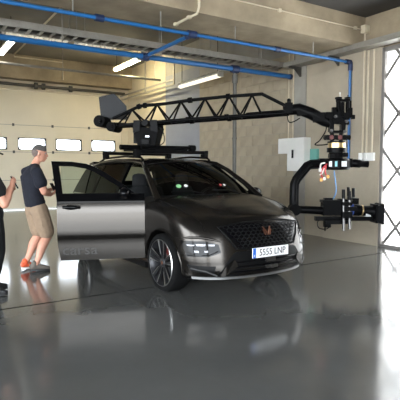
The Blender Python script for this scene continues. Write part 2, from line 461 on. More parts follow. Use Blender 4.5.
# folding gate in the right wall, white strips outside
g = struct(empty('door_2', (XW + .12, 3.85, 0)))
def gl_(o): o.matrix_parent_inverse = Matrix.Translation(-Vector(g.location)); return o
m = MB(); m.span((XW - .07, 5.57, 0), (XW - .01, 5.628, 3.62)); m.span((XW - .07, 2.2, 3.54), (XW - .01, 5.6, 3.62)); m.span((XW - .07, 2.2, 0), (XW - .01, 5.6, .05))
gl_(m.build('gate_frame', 'gate_steel', g))
P_ = 1.02
for k in range(-4, 7):
    for s_ in (1, -1):
        # flat bars at 45 degrees, clipped to the opening
        pts = []
        z_at = lambda y: .39 + k * P_ + s_ * (y - 5.28) * 1.25
        for j in range(0, 341):
            y = 2.2 + j * 3.4 / 340
            z = z_at(y)
            if .05 <= z <= 3.56: pts.append((XW + (-.05 if s_ > 0 else -.03), y, z))
        if len(pts) > 10: gl_(MB().bar(pts[0], pts[-1], .055, .014, (1, 0, 0)).build('lattice_bar', 'gate_steel', g))
for k in range(23):
    y = 5.62 - k * .15
    gl_(MB().grid([[(XW + .05 + (.015 if j in (0, 3) else 0), y - .148 * j / 3, z) for j in range(4)] for z in (0.02, 3.62)]).build('strip', 'white_curtain', g, 60))

# ================================================================== OVERHEAD SERVICES
pipeZ = 3.48
def pipe_run(name, pts, r, mt, label, cat, fit=None, fm='navy_fitting', group=None):
    root = empty(name, pts[0]); T = Matrix.Translation(-Vector(pts[0]))
    o = MB().tube(pts, r, 12).build('pipe', mt, root, 60); o.matrix_parent_inverse = T
    for (a, b, rr) in (fit or []):
        q = MB().cyl(a, b, rr, 14).build('coupling', fm, root, 50); q.matrix_parent_inverse = T
    return tag(root, label, cat, group)
pipe_run('air_pipe', [(XL, 6.30, pipeZ), (7.35, 6.30, pipeZ), (7.385, 6.30, pipeZ - .02), (7.40, 6.30, pipeZ - .06), (7.40, 6.30, 1.5)], .027, 'blue_pipe',
         'blue compressed air pipe under the concrete beam, turning down the wall', 'pipe',
         [((2.3, 6.3, pipeZ), (2.42, 6.3, pipeZ), .05), ((3.76, 6.3, pipeZ), (3.9, 6.3, pipeZ), .055), ((5.5, 6.3, pipeZ), (5.6, 6.3, pipeZ), .045), ((7.27, 6.3, pipeZ), (7.4, 6.3, pipeZ), .046), ((7.40, 6.3, pipeZ - .16), (7.40, 6.3, pipeZ), .044), ((7.40, 6.3, 1.5), (7.40, 6.3, 1.6), .045)])
pipe_run('air_pipe', [(XL, 8.0, pipeZ), (7.45, 8.0, pipeZ)], .048, 'blue_pipe', 'thick straight blue compressed air pipe ending at the block wall', 'pipe',
         [((3.80, 8.0, pipeZ), (3.92, 8.0, pipeZ), .075), ((5.82, 8.0, pipeZ), (5.98, 8.0, pipeZ), .08), ((7.40, 8.0, pipeZ), (7.46, 8.0, pipeZ), .06)])
pipe_run('air_pipe', [(3.84, 6.36, pipeZ), (3.86, 7.92, pipeZ)], .032, 'blue_pipe', 'short blue cross pipe linking the two overhead air pipes', 'pipe',
         [((3.84, 6.37, pipeZ), (3.84, 6.46, pipeZ), .045), ((3.86, 7.82, pipeZ), (3.86, 7.92, pipeZ), .045)])
pipe_run('drop_pipe', [(5.9, 8.0, pipeZ - .085), (5.9, 8.0, 0.0)], .042, 'steel_dark', 'black vertical drop pipe hanging from the thick blue pipe behind the car', 'pipe',
         [((5.9, 8.0, 2.04), (5.9, 8.0, 2.08), .05), ((5.9, 8.0, 3.2), (5.9, 8.0, 3.36), .06), ((5.9, 8.0, 0.0), (5.9, 8.0, .03), .09)], 'steel_dark')
# hangers
def hanger(x, y, z0, z1, label, grp):
    tag(MB().cyl((x, y, z0), (x, y, z1), .009, 6).build('hanger_rod', 'steel_galv'), label, 'rod', grp)
for x in (2.0, 3.3, 4.65, 6.4):
    hanger(x, 6.30, pipeZ + .03, 3.73, 'thin steel rod holding the blue pipe under the beam', 'rods at the beam')
for x in (.9, 2.35, 4.2, 5.05, 6.6):
    hanger(x, 8.0, pipeZ + .05, ZC, 'long thin steel rod hanging the thick blue pipe from the slab', 'rods at the thick pipe')
# cable tray across the hall with louvred strip light, and along the right wall
tz = 3.68
tr = empty('cable_tray', (0, 8.2, tz)); TT = Matrix.Translation((0, -8.2, -tz))
for y in (8.05, 8.42):
    o = MB().span((XL, y, tz), (7.45, y + .02, tz + .11)).build('side_rail', 'steel_galv', tr); o.matrix_parent_inverse = TT
rm = MB().box((0, 0, 0), (.05, .36, .02)).mesh('rung', 'steel_galv')
for k in range(44):
    o = link('rung', rm, tr); o.location = (-1.0 + k * .192, 8.245 - 8.2, .02)
o = MB().span((2.75, 8.12, tz + .035), (7.4, 8.16, tz + .07)).tube([(XL, 8.25, tz + .05), (7.4, 8.25, tz + .05)], .02, 6).tube([(XL, 8.32, tz + .05), (7.4, 8.3, tz + .05)], .025, 6).build('cable', 'steel_dark', tr); o.matrix_parent_inverse = TT
tag(tr, 'galvanised ladder cable tray spanning the hall between the blue pipes', 'cable tray')
for x in (.95, 2.5, 2.62, 2.75, 2.9, 4.4, 5.6, 6.9):
    hanger(x, 8.47, tz, ZC, 'thin steel rod hanging the cable tray from the slab', 'rods at the tray')
for i, (x0, x1) in enumerate(((.35, 1.45), (1.55, 2.68), (2.8, 3.6))):
    lt = empty('strip_light', ((x0 + x1) / 2, 8.66, tz + .05)); T = Matrix.Translation(-Vector(lt.location))
    o = MB().span((x0, 8.56, tz + .12), (x1, 8.78, tz + .16)).span((x0, 8.55, tz + .03), (x1, 8.56, tz + .16)).span((x0, 8.78, tz + .03), (x1, 8.79, tz + .16)).build('housing', 'lamp_housing', lt); o.matrix_parent_inverse = T
    o = MB().cyl((x0 + .03, 8.67, tz + .10), (x1 - .03, 8.67, tz + .10), .015, 8).build('tube', 'lamp_tube_white', lt, 60); o.matrix_parent_inverse = T
    lv = MB().span((0, -.11, -.03), (.006, .11, .03)).mesh('louvre', 'lamp_housing')
    n = int((x1 - x0) / .08)
    for k in range(n):
        o = link('louvre', lv, lt); o.location = (x0 + (k + .5) * (x1 - x0) / n - (x0 + x1) / 2, .01, .02)
    o = MB().bar((x0 + .2, 8.43, tz + .14), (x0 + .2, 8.6, tz + .14), .03, .012).bar((x1 - .2, 8.43, tz + .14), (x1 - .2, 8.6, tz + .14), .03, .012).build('bracket', 'steel_galv', lt); o.matrix_parent_inverse = T
    tag(lt, 'louvred strip light fixed along the overhead cable tray', 'ceiling light', 'louvred lights on the tray')
m = MB(); m.span((7.18, 1.0, 3.64), (7.44, 7.95, 3.655)); m.span((7.17, 1.0, 3.64), (7.185, 7.95, 3.74)); m.span((7.43, 1.0, 3.64), (7.44, 7.95, 3.74))
wt = empty('wall_tray', (7.3, 4.5, 3.64)); T = Matrix.Translation(-Vector(wt.location))
o = m.build('tray_channel', 'steel_galv', wt); o.matrix_parent_inverse = T
for y in (1.5, 4.2, 6.6, 7.7):
    o = MB().span((7.15, y, 3.59), (7.54 if y > 7 else 7.5, y + .05, 3.64)).prism([(7.5, y, 3.59), (7.3, y, 3.59), (7.5, y, 3.42)], (0, .05, 0)).build('bracket', 'steel_dark', wt); o.matrix_parent_inverse = T
tag(wt, 'grey sheet metal cable tray bracketed along the wall above the gate', 'cable tray')
# long grey pipe near the back beam
pipe_run('steel_pipe', [(XL, 13.6, 4.23), (7.1, 13.6, 4.23)], .035, 'steel_galv', 'thin grey steel pipe crossing in front of the back beam', 'pipe')
for x in (1.2, 4.0, 6.9): hanger(x, 13.6, 4.26, ZC, 'steel rod hanging the thin grey pipe near the back beam', 'rods at the grey pipe')

def batten(x, y0, y1, z, tube, label, rods=True):
    root = empty('batten_light', (x, (y0 + y1) / 2, z)); T = Matrix.Translation(-Vector(root.location))
    def p(b, n, mt, smth=False): o = b.build(n, mt, root, smth); o.matrix_parent_inverse = T; return o
    p(MB().tube([(x, y0, z + .05), (x, y1, z + .05)], .05, 10, ry=.075, side=(1, 0, 0)), 'housing', 'lamp_housing', 50)
    p(MB().tube([(x, y0 + .03, z - .01), (x, y1 - .03, z - .01)], .05, 12, ry=.075, side=(1, 0, 0)), 'diffuser', tube, 50)
    for y in (y0, y1): p(MB().box((x, y, z + .02), (.16, .03, .13)), 'end_cap', 'lamp_housing')
    for y in (y0 + .12, y1 - .12): p(MB().cyl((x, y, z + .06), (x, y, ZC), .008, 6), 'wire', 'rig_black')
    tag(root, label, 'ceiling light')
batten(2.46, 12.56, 14.2, 4.6, 'lamp_tube_white', 'white fluorescent batten hung on wires before the bare beam')
batten(6.24, 13.35, 15.2, 4.75, 'lamp_tube', 'glowing warm fluorescent batten beside the brightly lit wall corner')
batten(6.75, 9.75, 11.75, 3.74, 'lamp_tube_dim', 'pale dimly lit fluorescent batten near the grey painted wall')  # diffuser emits a weak glow

# conduits
def conduit(pts, label, r=.016, mt='conduit_cream', group=None, extra=None):
    root = empty('conduit', pts[0]); T = Matrix.Translation(-Vector(pts[0]))
    o = MB().tube(pts, r, 8).build('tube', mt, root, 60); o.matrix_parent_inverse = T
    for q in (extra or []):
        o = MB().box(q, (.06, .06, .05)).build('clip', mt, root); o.matrix_parent_inverse = T
    tag(root, label, 'conduit', group)
cb = on_y(300, 15, 6.03)
conduit([(1.5, 6.03, cb.z), (7.36, 6.03, cb.z)], 'thin beige conduit running along the face of the concrete beam', .011, extra=[(5.35, 6.04, cb.z), (7.2, 6.04, cb.z)])
jb = MB().box((7.44, 6.0, 4.03), (.14, .1, .14)).cyl((7.44, 5.95, 4.03), (7.44, 5.94, 4.03), .05, 14).build('junction_box', 'conduit_cream', None, 30)
tag(jb, 'beige junction box at the end of the beam face', 'junction box')
cz = on_y(198, 4, 6.03)
conduit([(cz.x, 6.0, ZC2 - .005), (cz.x, 6.0, 3.80), (cz.x, 6.05, 3.71), (cz.x - .02, 6.2, 3.705), (cz.x - .02, 6.7, 3.705)], 'beige conduit bending under the edge of the concrete beam', .02, extra=[(cz.x - .02, 6.25, 3.71), (cz.x - .02, 6.65, 3.71)])
conduit([(3.3, 6.95, ZC - .03), (3.3, 16.66, ZC - .03), (3.3, 16.66, 5.1), (4.9, 16.66, 5.1), (4.9, 16.66, 4.5)], 'beige conduit along the slab turning across the back beam', .025)
for i, (x, lab) in enumerate(((363.5, 'conduit rising from the wall switches, next to the blue pipe'), (367.5, 'conduit rising from the wall switches, middle one of three'), (373, 'conduit rising from the wall switches, next to the gate'))):
    p = on_x(x, 100, XW - .11)
    conduit([(XW - .11, p.y, 1.74), (XW - .11, p.y, 3.62 if i else 4.0)], 'beige vertical ' + lab, .018)
    s_ = MB().box((XW - .115, p.y, 1.66), (.05, .13 if i < 2 else .12, .15)).box((XW - .143, p.y, 1.66), (.012, .07, .09)).build('wall_switch', 'white_plastic')
    tag(s_, 'white wall switch box below the beige conduit ' + ('next to the blue pipe', 'in the middle of three', 'next to the gate')[i], 'switch')
for i, x in enumerate((288.5, 293)):
    p = on_x(x, 110, XW - .04)
    conduit([(XW - .035, p.y, 2.1), (XW - .035, p.y, 4.0)], ('beige conduit above the small white wall box', 'beige conduit above the tall white wall box')[i], .016)
    
def wall_box(p0, p1, X, depth, name, mt, label, handle=None, door=True):
    a = on_x(*p0, X - depth / 2); b = on_x(*p1, X - depth / 2)
    y0, y1, z0, z1 = b.y, a.y, b.z, a.z
    root = empty(name, (X - depth / 2, (y0 + y1) / 2, z0)); T = Matrix.Translation(-Vector(root.location))
    o = MB().span((X - depth, y0, z0), (X, y1, z1)).build('body', mt, root); o.matrix_parent_inverse = T
    if door:
        o = MB().span((X - depth - .015, y0 + .015, z0 + .02), (X - depth, y1 - .015, z1 - .02)).build('cover', mt, root); o.matrix_parent_inverse = T
    if handle:
        h = on_x(*handle, X - depth - .02)
        o = MB().span((X - depth - .035, h.y - .02, h.z - .09), (X - depth - .012, h.y + .02, h.z + .09)).build('handle', 'rig_black', root); o.matrix_parent_inverse = T
    tag(root, label, 'electrical box')
wall_box((280, 139), (290.3, 153.5), XW - .021, .10, 'electrical_box', 'white_plastic', 'small white electrical box beside the tall cabinet')
wall_box((290.8, 138.5), (307, 171), XW - .05, .2, 'electrical_cabinet', 'white_plastic', 'tall white electrical cabinet with black handle on the wall', (292.6, 154))
wall_box((311, 149), (318, 159.5), XW - .035, .06, 'green_wall_box', 'green_plastic', 'small green box on the wall behind the gimbal')

# ================================================================== CAR (local: +x forward, +y left)
CAR_LOC, CAR_RZ = (3.42, 6.21, 0), math.radians(-88.99)
car = empty('suv_car', CAR_LOC, CAR_RZ)
tag(car, 'matt dark grey compact SUV with its front passenger door open', 'car')
M_car = Matrix.Translation(CAR_LOC) @ Matrix.Rotation(CAR_RZ, 4, 'Z')
M_inv = M_car.inverted()

PLAN = [(2.20, 0, 0), (2.185, .25, 0), (2.14, .48, 0), (2.06, .66, 0), (1.93, .79, 0), (1.75, .865, 0), (1.45, .905, 0), (.95, .912, 0), (.3, .915, 0), (-.4, .917, 0), (-1.0, .918, 0), (-1.5, .905, 0), (-1.85, .85, 0), (-2.06, .72, 0), (-2.16, .45, 0), (-2.19, 0, 0)]
half = [(p.x, max(0, p.y)) for p in spline(PLAN, 6)]
half[0] = (half[0][0], 0.0); half[-1] = (half[-1][0], 0.0)
def ztop(x, y):
    c = interp(x, [-2.3, -1.9, -1.0, 0.2, 0.9, 1.08, 1.35, 1.7, 1.9, 2.02, 2.1, 2.2], [.98, 1.03, 1.06, 1.06, 1.07, 1.10, 1.055, .985, .935, .90, .865, .80])
    ay = abs(y) / .9
    d = .065 * ay ** 4 + .11 * sm(x, 1.35, 2.0) * ay ** 2
    cr = .02 * math.exp(-((abs(y) - .52) / .07) ** 2) * sm(x, .9, 1.2) * (1 - sm(x, 1.8, 2.1))     # bonnet crease
    return c - d + cr
ROWS = [(0.0, .115, -.20), (.035, .07, -.10), (.09, .035, -.03), (.15, .05, -.005), (.22, .036, .0), (.29, .022, -.01), (.335, .010, -.012), (.37, .0, -.015), (.48, .0, -.02), (.6, .004, -.035), (.7, .006, -.05), (.78, .004, -.065), (.84, .002, -.08), (.9, .008, -.10), (.95, .022, -.125), (1.0, .05, -.16)]
def ring_pts(t, inset, dxf):
    out = []
    for (x, y) in half:
        wf = sm(x, .9, 2.0); wr_ = sm(-x, 1.0, 2.0)
        X = x + dxf * wf - dxf * .9 * wr_
        Y = max(0, y - inset * (1 - .6 * wf)) if y > 0 else 0
        zb = .20 + .03 * sm(abs(x), 1.2, 2.1)
        out.append((X, Y, zb + (ztop(X, Y) - zb) * t))
    return out
def full(rg): return rg + [(x, -y, z) for (x, y, z) in rg[-2:0:-1]]
rows = []
b0 = ring_pts(*ROWS[0])
for k in (1.0, .7, .35): rows.append(full([(lerp(x, max(-1.9, min(1.85, x)), k), y * (1 - k), z) for (x, y, z) in b0]))
rows += [full(ring_pts(*r)) for r in ROWS]
top = ring_pts(*ROWS[-1])
for k in (.06, .14, .25, .38, .52, .68, .84, 1.0):
    rg = []
    for (x, y, z) in top:
        X = lerp(x, max(-1.7, min(1.75, x)), k); Y = y * (1 - k)
        rg.append((X, Y, ztop(X, Y) + .02 * (1 - (1 - min(1, k * 4)) ** 2) * .5))
    rows.append(full(rg))
mb = MB(); mb.grid(rows, True)
me = mb.mesh('body', 'car_paint')
bmm = bmesh.new(); bmm.from_mesh(me); bmesh.ops.remove_doubles(bmm, verts=bmm.verts, dist=1e-4); bmesh.ops.recalc_face_normals(bmm, faces=bmm.faces); bmm.to_mesh(me)
BVH = BVHTree.FromBMesh(bmm); bmm.free()
body = link('body', me, car)
cut = []
def cutter(mbx):
    o = mbx.build('cut', 'car_black'); cut.append(o); return o
for sx in (1.319, -1.319):
    for sy in (-1, 1):
        cutter(MB().lathe([(.385, sy * .58), (.385, sy * 1.3)], (sx, 0, .35), 'y', 40))
cutter(MB().span((-1.7, -.76, .36), (.93, .76, 1.5)))
cutter(MB().span((-.20, -1.3, .37), (.915, -.5, 1.6)))
for c in cut: c.matrix_world = Matrix.Identity(4)
body.parent = None
baked(body, [('BOOLEAN', dict(object=c, operation='DIFFERENCE', solver='EXACT')) for c in cut])
for c in cut: d_ = c.data; bpy.data.objects.remove(c); bpy.data.meshes.remove(d_)
body.parent = car
while len(body.data.materials) > 1: body.data.materials.pop()
shade(body.data, 28)

def nose(y, z, off=.004, d=(1, 0, 0)):
    """point of the front skin at (y, z)"""
    h = BVH.ray_cast(Vector((3.2, y, z)), Vector((-1, 0, 0)))
    if h[0] is None: return Vector((1.9, y, z))
    return h[0] + h[1] * off
def skin_px(px, py, off=.004):
    o = M_inv @ _C; d = (M_inv.to_3x3() @ ray(px, py)).normalized()
    h = BVH.ray_cast(o, d)
    return (h[0] + h[1] * off) if h[0] is not None else None
def nose_patch(bot, topc, nu=14, nv=6, off=.004, th=.02):
    """sheet over the nose between two polylines in (y, z)"""
    def samp(c, t):
        L = [0]
        for i in range(1, len(c)): L.append(L[-1] + math.hypot(c[i][0] - c[i - 1][0], c[i][1] - c[i - 1][1]))
        return (interp(t * L[-1], L, [p[0] for p in c]), interp(t * L[-1], L, [p[1] for p in c]))
    if bot[0][0] > bot[-1][0]: bot, topc = bot[::-1], topc[::-1]
    R = []
    for j in range(nv + 1):
        row = []
        for i in range(nu + 1):
            a = samp(bot, i / nu); b = samp(topc, i / nu)
            row.append(nose(lerp(a[0], b[0], j / nv), lerp(a[1], b[1], j / nv), off))
        R.append(row)
    return R
def part(b, n, mt, parent=car, smooth=False): return b.build(n, mt, parent, smooth)

# --- grille with honeycomb, emblem
gr = part(MB().sheet(nose_patch([(-.40, .585), (-.2, .57), (.2, .57), (.40, .585)], [(-.56, .80), (-.3, .835), (.3, .835), (.56, .80)], 20, 6, .004), .01), 'grille', 'car_gloss', car, 40)
hm = MB()
for r in range(7):
    z = .60 + r * .034
    wmax = lerp(.40, .55, (z - .58) / .24)
    n = int(wmax / .062)
    for k in range(-n, n + 1):
        y = k * .062 + (.031 if r % 2 else 0)
        if abs(y) > wmax - .03: continue
        hexp = [nose(y + .029 * math.cos(PI / 6 + q * PI / 3), z + .020 * math.sin(PI / 6 + q * PI / 3), .012) for q in range(6)]
        hm.tube(hexp + [hexp[0]], .0035, 4, False)
part(hm, 'honeycomb', 'car_black', gr)
fr = [nose(y, z, .012) for (y, z) in ((-.42, .58), (-.2, .562), (.2, .562), (.42, .58), (.5, .69), (.575, .805), (.3, .845), (-.3, .845), (-.575, .805), (-.5, .69), (-.42, .58))]
part(MB().tube(fr, .009, 6), 'grille_surround', 'car_black', gr, 60)
em = MB()
for s_ in (-1, 1):
    A = [(.004, .70), (.058, .79), (.045, .79), (.006, .735)]
    em.prism([nose(s_ * y, z, .018) for (y, z) in A], (.012, 0, 0))
    em.prism([nose(s_ * y, z, .018) for (y, z) in [(.024, .70), (.036, .705), (.058, .752), (.052, .765)]], (.012, 0, 0))
eo = part(em, 'emblem', 'copper', car); eo['label'] = 'angular copper-coloured emblem on the grille'

# --- lower intake, blades, lip
part(MB().sheet(nose_patch([(-.62, .30), (-.3, .275), (.3, .275), (.62, .30)], [(-.52, .45), (-.44, .55), (.44, .55), (.52, .45)], 22, 5, .004), .01), 'lower_intake', 'car_black', car, 40)
bl = MB()
for z in (.335, .385, .435): bl.tube([nose(y, z, .012) for y in np.linspace(-.46, .46, 13)], .008, 5)
part(bl, 'intake_bars', 'car_gloss', car, 60)
part(MB().box(nose(0, .44, .02), (.03, .13, .05)).box(nose(0, .36, .03), (.03, .16, .035)).cyl(nose(0, .36, .02), nose(0, .36, .06), .022, 12), 'tow_bracket', 'rod_steel', car)
for s_ in (-1, 1):
    # angled silver blade between intake and lamp
    W_ = [nose(s_ * y, z, .02) for (y, z) in ((.60, .29), (.55, .31), (.42, .40), (.46, .47), (.55, .40))]
    part(MB().prism(W_, (.012, 0, 0)), 'bumper_blade', 'car_paint', car)
    side_in = nose_patch([(s_ * .66, .31), (s_ * .82, .335)], [(s_ * .64, .40), (s_ * .84, .40)], 8, 4, .004)
    part(MB().sheet(side_in, .008), 'side_intake', 'car_black', car, 40)
    part(MB().tube([nose(s_ * y, z, .01) for (y, z) in ((.62, .30), (.72, .345), (.82, .365))], .009, 5), 'intake_fin', 'lip_silver', car, 60)
lp = []
for y in np.linspace(-.80, .80, 25):
    p = nose(y, .255, 0); lp.append(p)
part(MB().grid([[p + Vector((dx, 0, dz)) for p in lp] for dx, dz in ((-.06, .02), (.035, .012), (.04, -.012), (-.06, -.03))]), 'front_lip', 'lip_silver', car, 30)

# --- headlights
for s_ in (-1, 1):
    if s_ < 0: B, T_ = [(-.585, .545), (-.70, .50), (-.845, .49)], [(-.60, .63), (-.72, .665), (-.868, .655)]
    else: B, T_ = [(.585, .545), (.70, .50), (.845, .49)], [(.60, .63), (.72, .665), (.868, .655)]
    lampo = part(MB().sheet(nose_patch(B, T_, 12, 6, .003), .008), 'headlight', 'car_gloss', car, 40)
    for k, (ya, yb, z0, z1) in enumerate(((.64, .69, .612, .632), (.72, .78, .610, .632), (.80, .835, .605, .622))):
        R = nose_patch([(s_ * ya, z0), (s_ * yb, z0)], [(s_ * (ya - .01), z1), (s_ * (yb + .005), z1)], 4, 3, .010)
        part(MB().sheet(R, .004), 'led_unit', 'led', lampo)
    for (ya, yb, z0, z1) in ((.70, .73, .545, .565), (.77, .80, .54, .562)):
        part(MB().sheet(nose_patch([(s_ * ya, z0), (s_ * yb, z0)], [(s_ * ya, z1), (s_ * yb, z1)], 4, 3, .010), .004), 'reflector', 'led', lampo)
    part(MB().tube([nose(s_ * y, z, .012) for (y, z) in ((.61, .56), (.70, .515), (.84, .505))], .005, 5), 'running_light', 'rod_steel', lampo, 60)

for s_ in (-1, 1):
    part(MB().tube([nose(s_ * y, z, .002) for (y, z) in ((.575, .655), (.65, .685), (.73, .70), (.82, .695), (.88, .675))], [.004, .014, .016, .014, .004], 8), 'highlight_brow', 'car_paint', car, 60)  # ridge added above the lamps so the crest line catches a highlight
# --- number plate
px_, pz_ = nose(0, .53, .02).x + .012, .525
pl = part(MB().box((px_, 0, pz_), (.012, .52, .11)), 'number_plate', 'plate_white', car)
part(MB().box((px_ + .002, -.238, pz_), (.012, .042, .108)), 'country_band', 'plate_blue', pl)
tm = text_mesh('5555 LNP', .103); tm.materials.append(MATS['plate_ink'])
to = link('plate_number', tm, pl)
to.matrix_local = Matrix.Translation((px_ + .0075, .022, pz_ - .002)) @ Matrix(((0, 0, 1, 0), (1, 0, 0, 0), (0, 1, 0, 0), (0, 0, 0, 1))) @ Matrix.Diagonal((.93, 1.0, 1, 1))
tm2 = text_mesh('E', .032); tm2.materials.append(MATS['plate_white'])
to = link('country_letter', tm2, pl)
to.matrix_local = Matrix.Translation((px_ + .0095, -.238, pz_ - .03)) @ Matrix(((0, 0, 1, 0), (1, 0, 0, 0), (0, 1, 0, 0), (0, 0, 0, 1)))

# --- panel lines: bonnet edge, wheel arch lips, sill
for s_ in (-1, 1):
    ln = []
    for x in np.linspace(1.08, 1.93, 14):
        y = s_ * lerp(.80, .70, sm(x, 1.3, 1.95)); h = BVH.ray_cast(Vector((x, y, 2)), Vector((0, 0, -1)))
        if h[0]: ln.append(h[0] + Vector((0, 0, .0005)))
    part(MB().tube(ln, .004, 5), 'bonnet_gap', 'car_black', car)
    for wx in (1.319, -1.319):
        arc = []
        for a in np.linspace(-8, 188, 26):
            x = wx + .39 * math.cos(math.radians(a)); z = .35 + .39 * math.sin(math.radians(a))
            h = BVH.ray_cast(Vector((x, s_ * 1.5, max(z, .27))), Vector((0, -s_, 0)))
            if h[0]: arc.append(h[0])
        part(MB().tube(arc, .013, 6), 'arch_lip', 'car_paint', car, 60)
    part(MB().bar((-.9, s_ * .875, .25), (.9, s_ * .875, .25), .05, .07), 'sill', 'car_black', car)
    for wx in (1.319, -1.319):
        part(MB().lathe([(.383, s_ * .585), (.383, s_ * .86)], (wx, 0, .35), 'y', 36), 'wheel_liner', 'car_black', car) if False else None

# --- greenhouse
def yside(z): return .835 - .42 * max(0, z - 1.03) - .10 * max(0, z - 1.03) ** 2
def side_sheet(poly_b, poly_t, s_, n=10, off=0, th=.012):
    R = []
    for j in range(5):
        row = []
        for i in range(n + 1):
            a = i / n
            xb = interp(a, np.linspace(0, 1, len(poly_b)), [p[0] for p in poly_b]); zb = interp(a, np.linspace(0, 1, len(poly_b)), [p[1] for p in poly_b])
            xt = interp(a, np.linspace(0, 1, len(poly_t)), [p[0] for p in poly_t]); zt = interp(a, np.linspace(0, 1, len(poly_t)), [p[1] for p in poly_t])
            x, z = lerp(xb, xt, j / 4), lerp(zb, zt, j / 4)
            row.append(Vector((x, s_ * (yside(z) + off), z)))
        R.append(row)
    return MB().sheet(R, th * s_)
roofz = lambda x, y: interp(x, [-1.85, -1.6, -1.0, -.4, .1, .4], [1.50, 1.54, 1.585, 1.60, 1.585, 1.545]) - .05 * (abs(y) / .6) ** 2.5
R = []
for x in np.linspace(-1.82, .40, 18):
    wd = interp(x, [-1.82, -1.5, .2, .4], [.55, .585, .585, .56])
    R.append([(x - .10 * sm(x, 0, .4) * (abs(k) / 10) ** 2, wd * k / 10, roofz(x, wd * k / 10)) for k in range(-10, 11)])
part(MB().sheet(R, -.03), 'roof', 'car_paint', car, 40)
wsb = [(1.10 - .16 * (abs(k) / 8) ** 2.2, .74 * k / 8, 1.085 - .02 * (k / 8) ** 2) for k in range(-8, 9)]
wst = [(.39 - .10 * (abs(k) / 8) ** 2, .545 * k / 8, roofz(.39, .545 * k / 8) - .012) for k in range(-8, 9)]
ws = []
for j in range(9):
    t = j / 8
    ws.append([Vector(b).lerp(Vector(a), t) + Vector((.035 * math.sin(PI * t), 0, .03 * math.sin(PI * t))) for b, a in zip(wsb, wst)])
wso = part(MB().grid(ws), 'windscreen', 'car_glass', car, 60)
part(MB().tube([p + Vector((.01, 0, .0)) for p in ws[0]], .022, 6), 'wiper_cowl', 'car_black', car)
def ws_at(u, t):
    i = u * 16; k = min(15, int(i)); a = ws[int(t * 8)][k]; b = ws[int(t * 8)][k + 1]; p = a.lerp(b, i - k)
    return p + Vector((.006, 0, .006))
part(MB().tube([ws_at(.48, 0), ws_at(.3, 1/8), ws_at(.12, 1/8)], .008, 5), 'wiper', 'car_black', car)
part(MB().tube([ws_at(.9, 0), ws_at(.72, 1/8), ws_at(.52, 1/8)], .008, 5), 'wiper', 'car_black', car)
for (u, t, r, mt) in ((.20, .25, .035, 'sticker_green'), (.27, .25, .026, 'plate_white'), (.66, .25, .020, 'sticker_red'), (.71, .25, .02, 'plate_white')):
    c = ws_at(u, t); n_ = (ws_at(u + .05, t) - c).cross(ws_at(u, t + .125) - c).normalized()
    st = MB().cyl(c, c + n_ * .004, r, 14); part(st, 'windscreen_sticker', mt, car)
# rear window & tailgate top
part(MB().sheet([[(x, y * k / 6, z) for k in range(-6, 7)] for (x, y, z) in ((-2.06, .70, 1.0), (-1.98, .66, 1.12), (-1.93, .62, 1.2))], .03), 'tailgate', 'car_paint', car)
part(MB().grid([[(x, y * k / 6, z) for k in range(-6, 7)] for (x, y, z) in ((-1.93, .62, 1.2), (-1.82, .54, 1.50))]), 'rear_window', 'car_glass', car)
part(MB().sheet([[(x, .53 * k / 6, z) for k in range(-6, 7)] for (x, z) in ((-2.0, 1.50), (-1.8, 1.53))], .03), 'roof_spoiler', 'car_paint', car)
for s_ in (-1, 1):
    # pillars and roof rail, body coloured
    part(MB().tube([(1.08, s_ * .80, 1.05), (.80, s_ * .745, 1.24), (.5, s_ * .67, 1.42), (.30, s_ * .605, 1.515), (0, s_ * .60, 1.548), (-.6, s_ * .60, 1.562), (-1.2, s_ * .595, 1.535), (-1.6, s_ * .58, 1.48), (-1.85, s_ * .58, 1.40)], [.05, .042, .04, .04, .038, .038, .038, .04, .04], 8, True, ry=[.045, .035, .03, .03, .03, .03, .03, .03, .03]), 'roof_rail_pillar', 'car_paint', car, 60)
    part(side_sheet([(-.16, 1.02), (-.26, 1.02)], [(-.16, 1.54), (-.26, 1.54)], s_, 2, -.008, .04), 'b_pillar', 'car_gloss', car)
    part(side_sheet([(-1.05, 1.02), (-1.14, 1.02)], [(-1.05, 1.53), (-1.14, 1.52)], s_, 2, -.006, .02), 'c_pillar', 'car_gloss', car)
    part(side_sheet([(-1.42, 1.02), (-2.02, 1.02)], [(-1.62, 1.47), (-1.86, 1.42)], s_, 6, .0, .04), 'rear_quarter', 'car_paint', car, 40)
    part(side_sheet([(-.26, 1.03), (-1.05, 1.03)], [(-.26, 1.53), (-1.05, 1.53)], s_, 6, -.012, .004), 'rear_door_glass', 'car_glass', car)
    part(side_sheet([(-1.14, 1.03), (-1.42, 1.03)], [(-1.14, 1.52), (-1.6, 1.47)], s_, 6, -.012, .004), 'quarter_glass', 'car_glass', car)
    part(MB().tube([(x, s_ * (yside(1.03) + .012), 1.025) for x in ((-.24 if s_ < 0 else .9), -.6, -1.2, -1.9)], .014, 6), 'belt_moulding', 'chrome', car)
    # raised roof rails
    part(MB().tube([(.18, s_ * .56, 1.565), (.12, s_ * .565, 1.60), (-.4, s_ * .57, 1.625), (-1.2, s_ * .565, 1.60), (-1.42, s_ * .56, 1.55)], .016, 8), 'roof_rail', 'car_gloss', car, 60)
part(side_sheet([(.93, 1.04), (-.16, 1.03)], [(.30, 1.50), (-.16, 1.53)], 1, 6, -.012, .004), 'front_door_glass', 'car_glass', car)
def mirror_mesh():
    return MB().ball((0, 0, 0), (.075, .125, .07), 14, 9).bar((.01, .08, -.03), (.02, .2, -.06), .05, .04)
mo = part(mirror_mesh(), 'door_mirror', 'car_gloss', car, 50)
mo.location = (.72, 1.0, 1.10); mo.rotation_euler = (0, 0, PI)

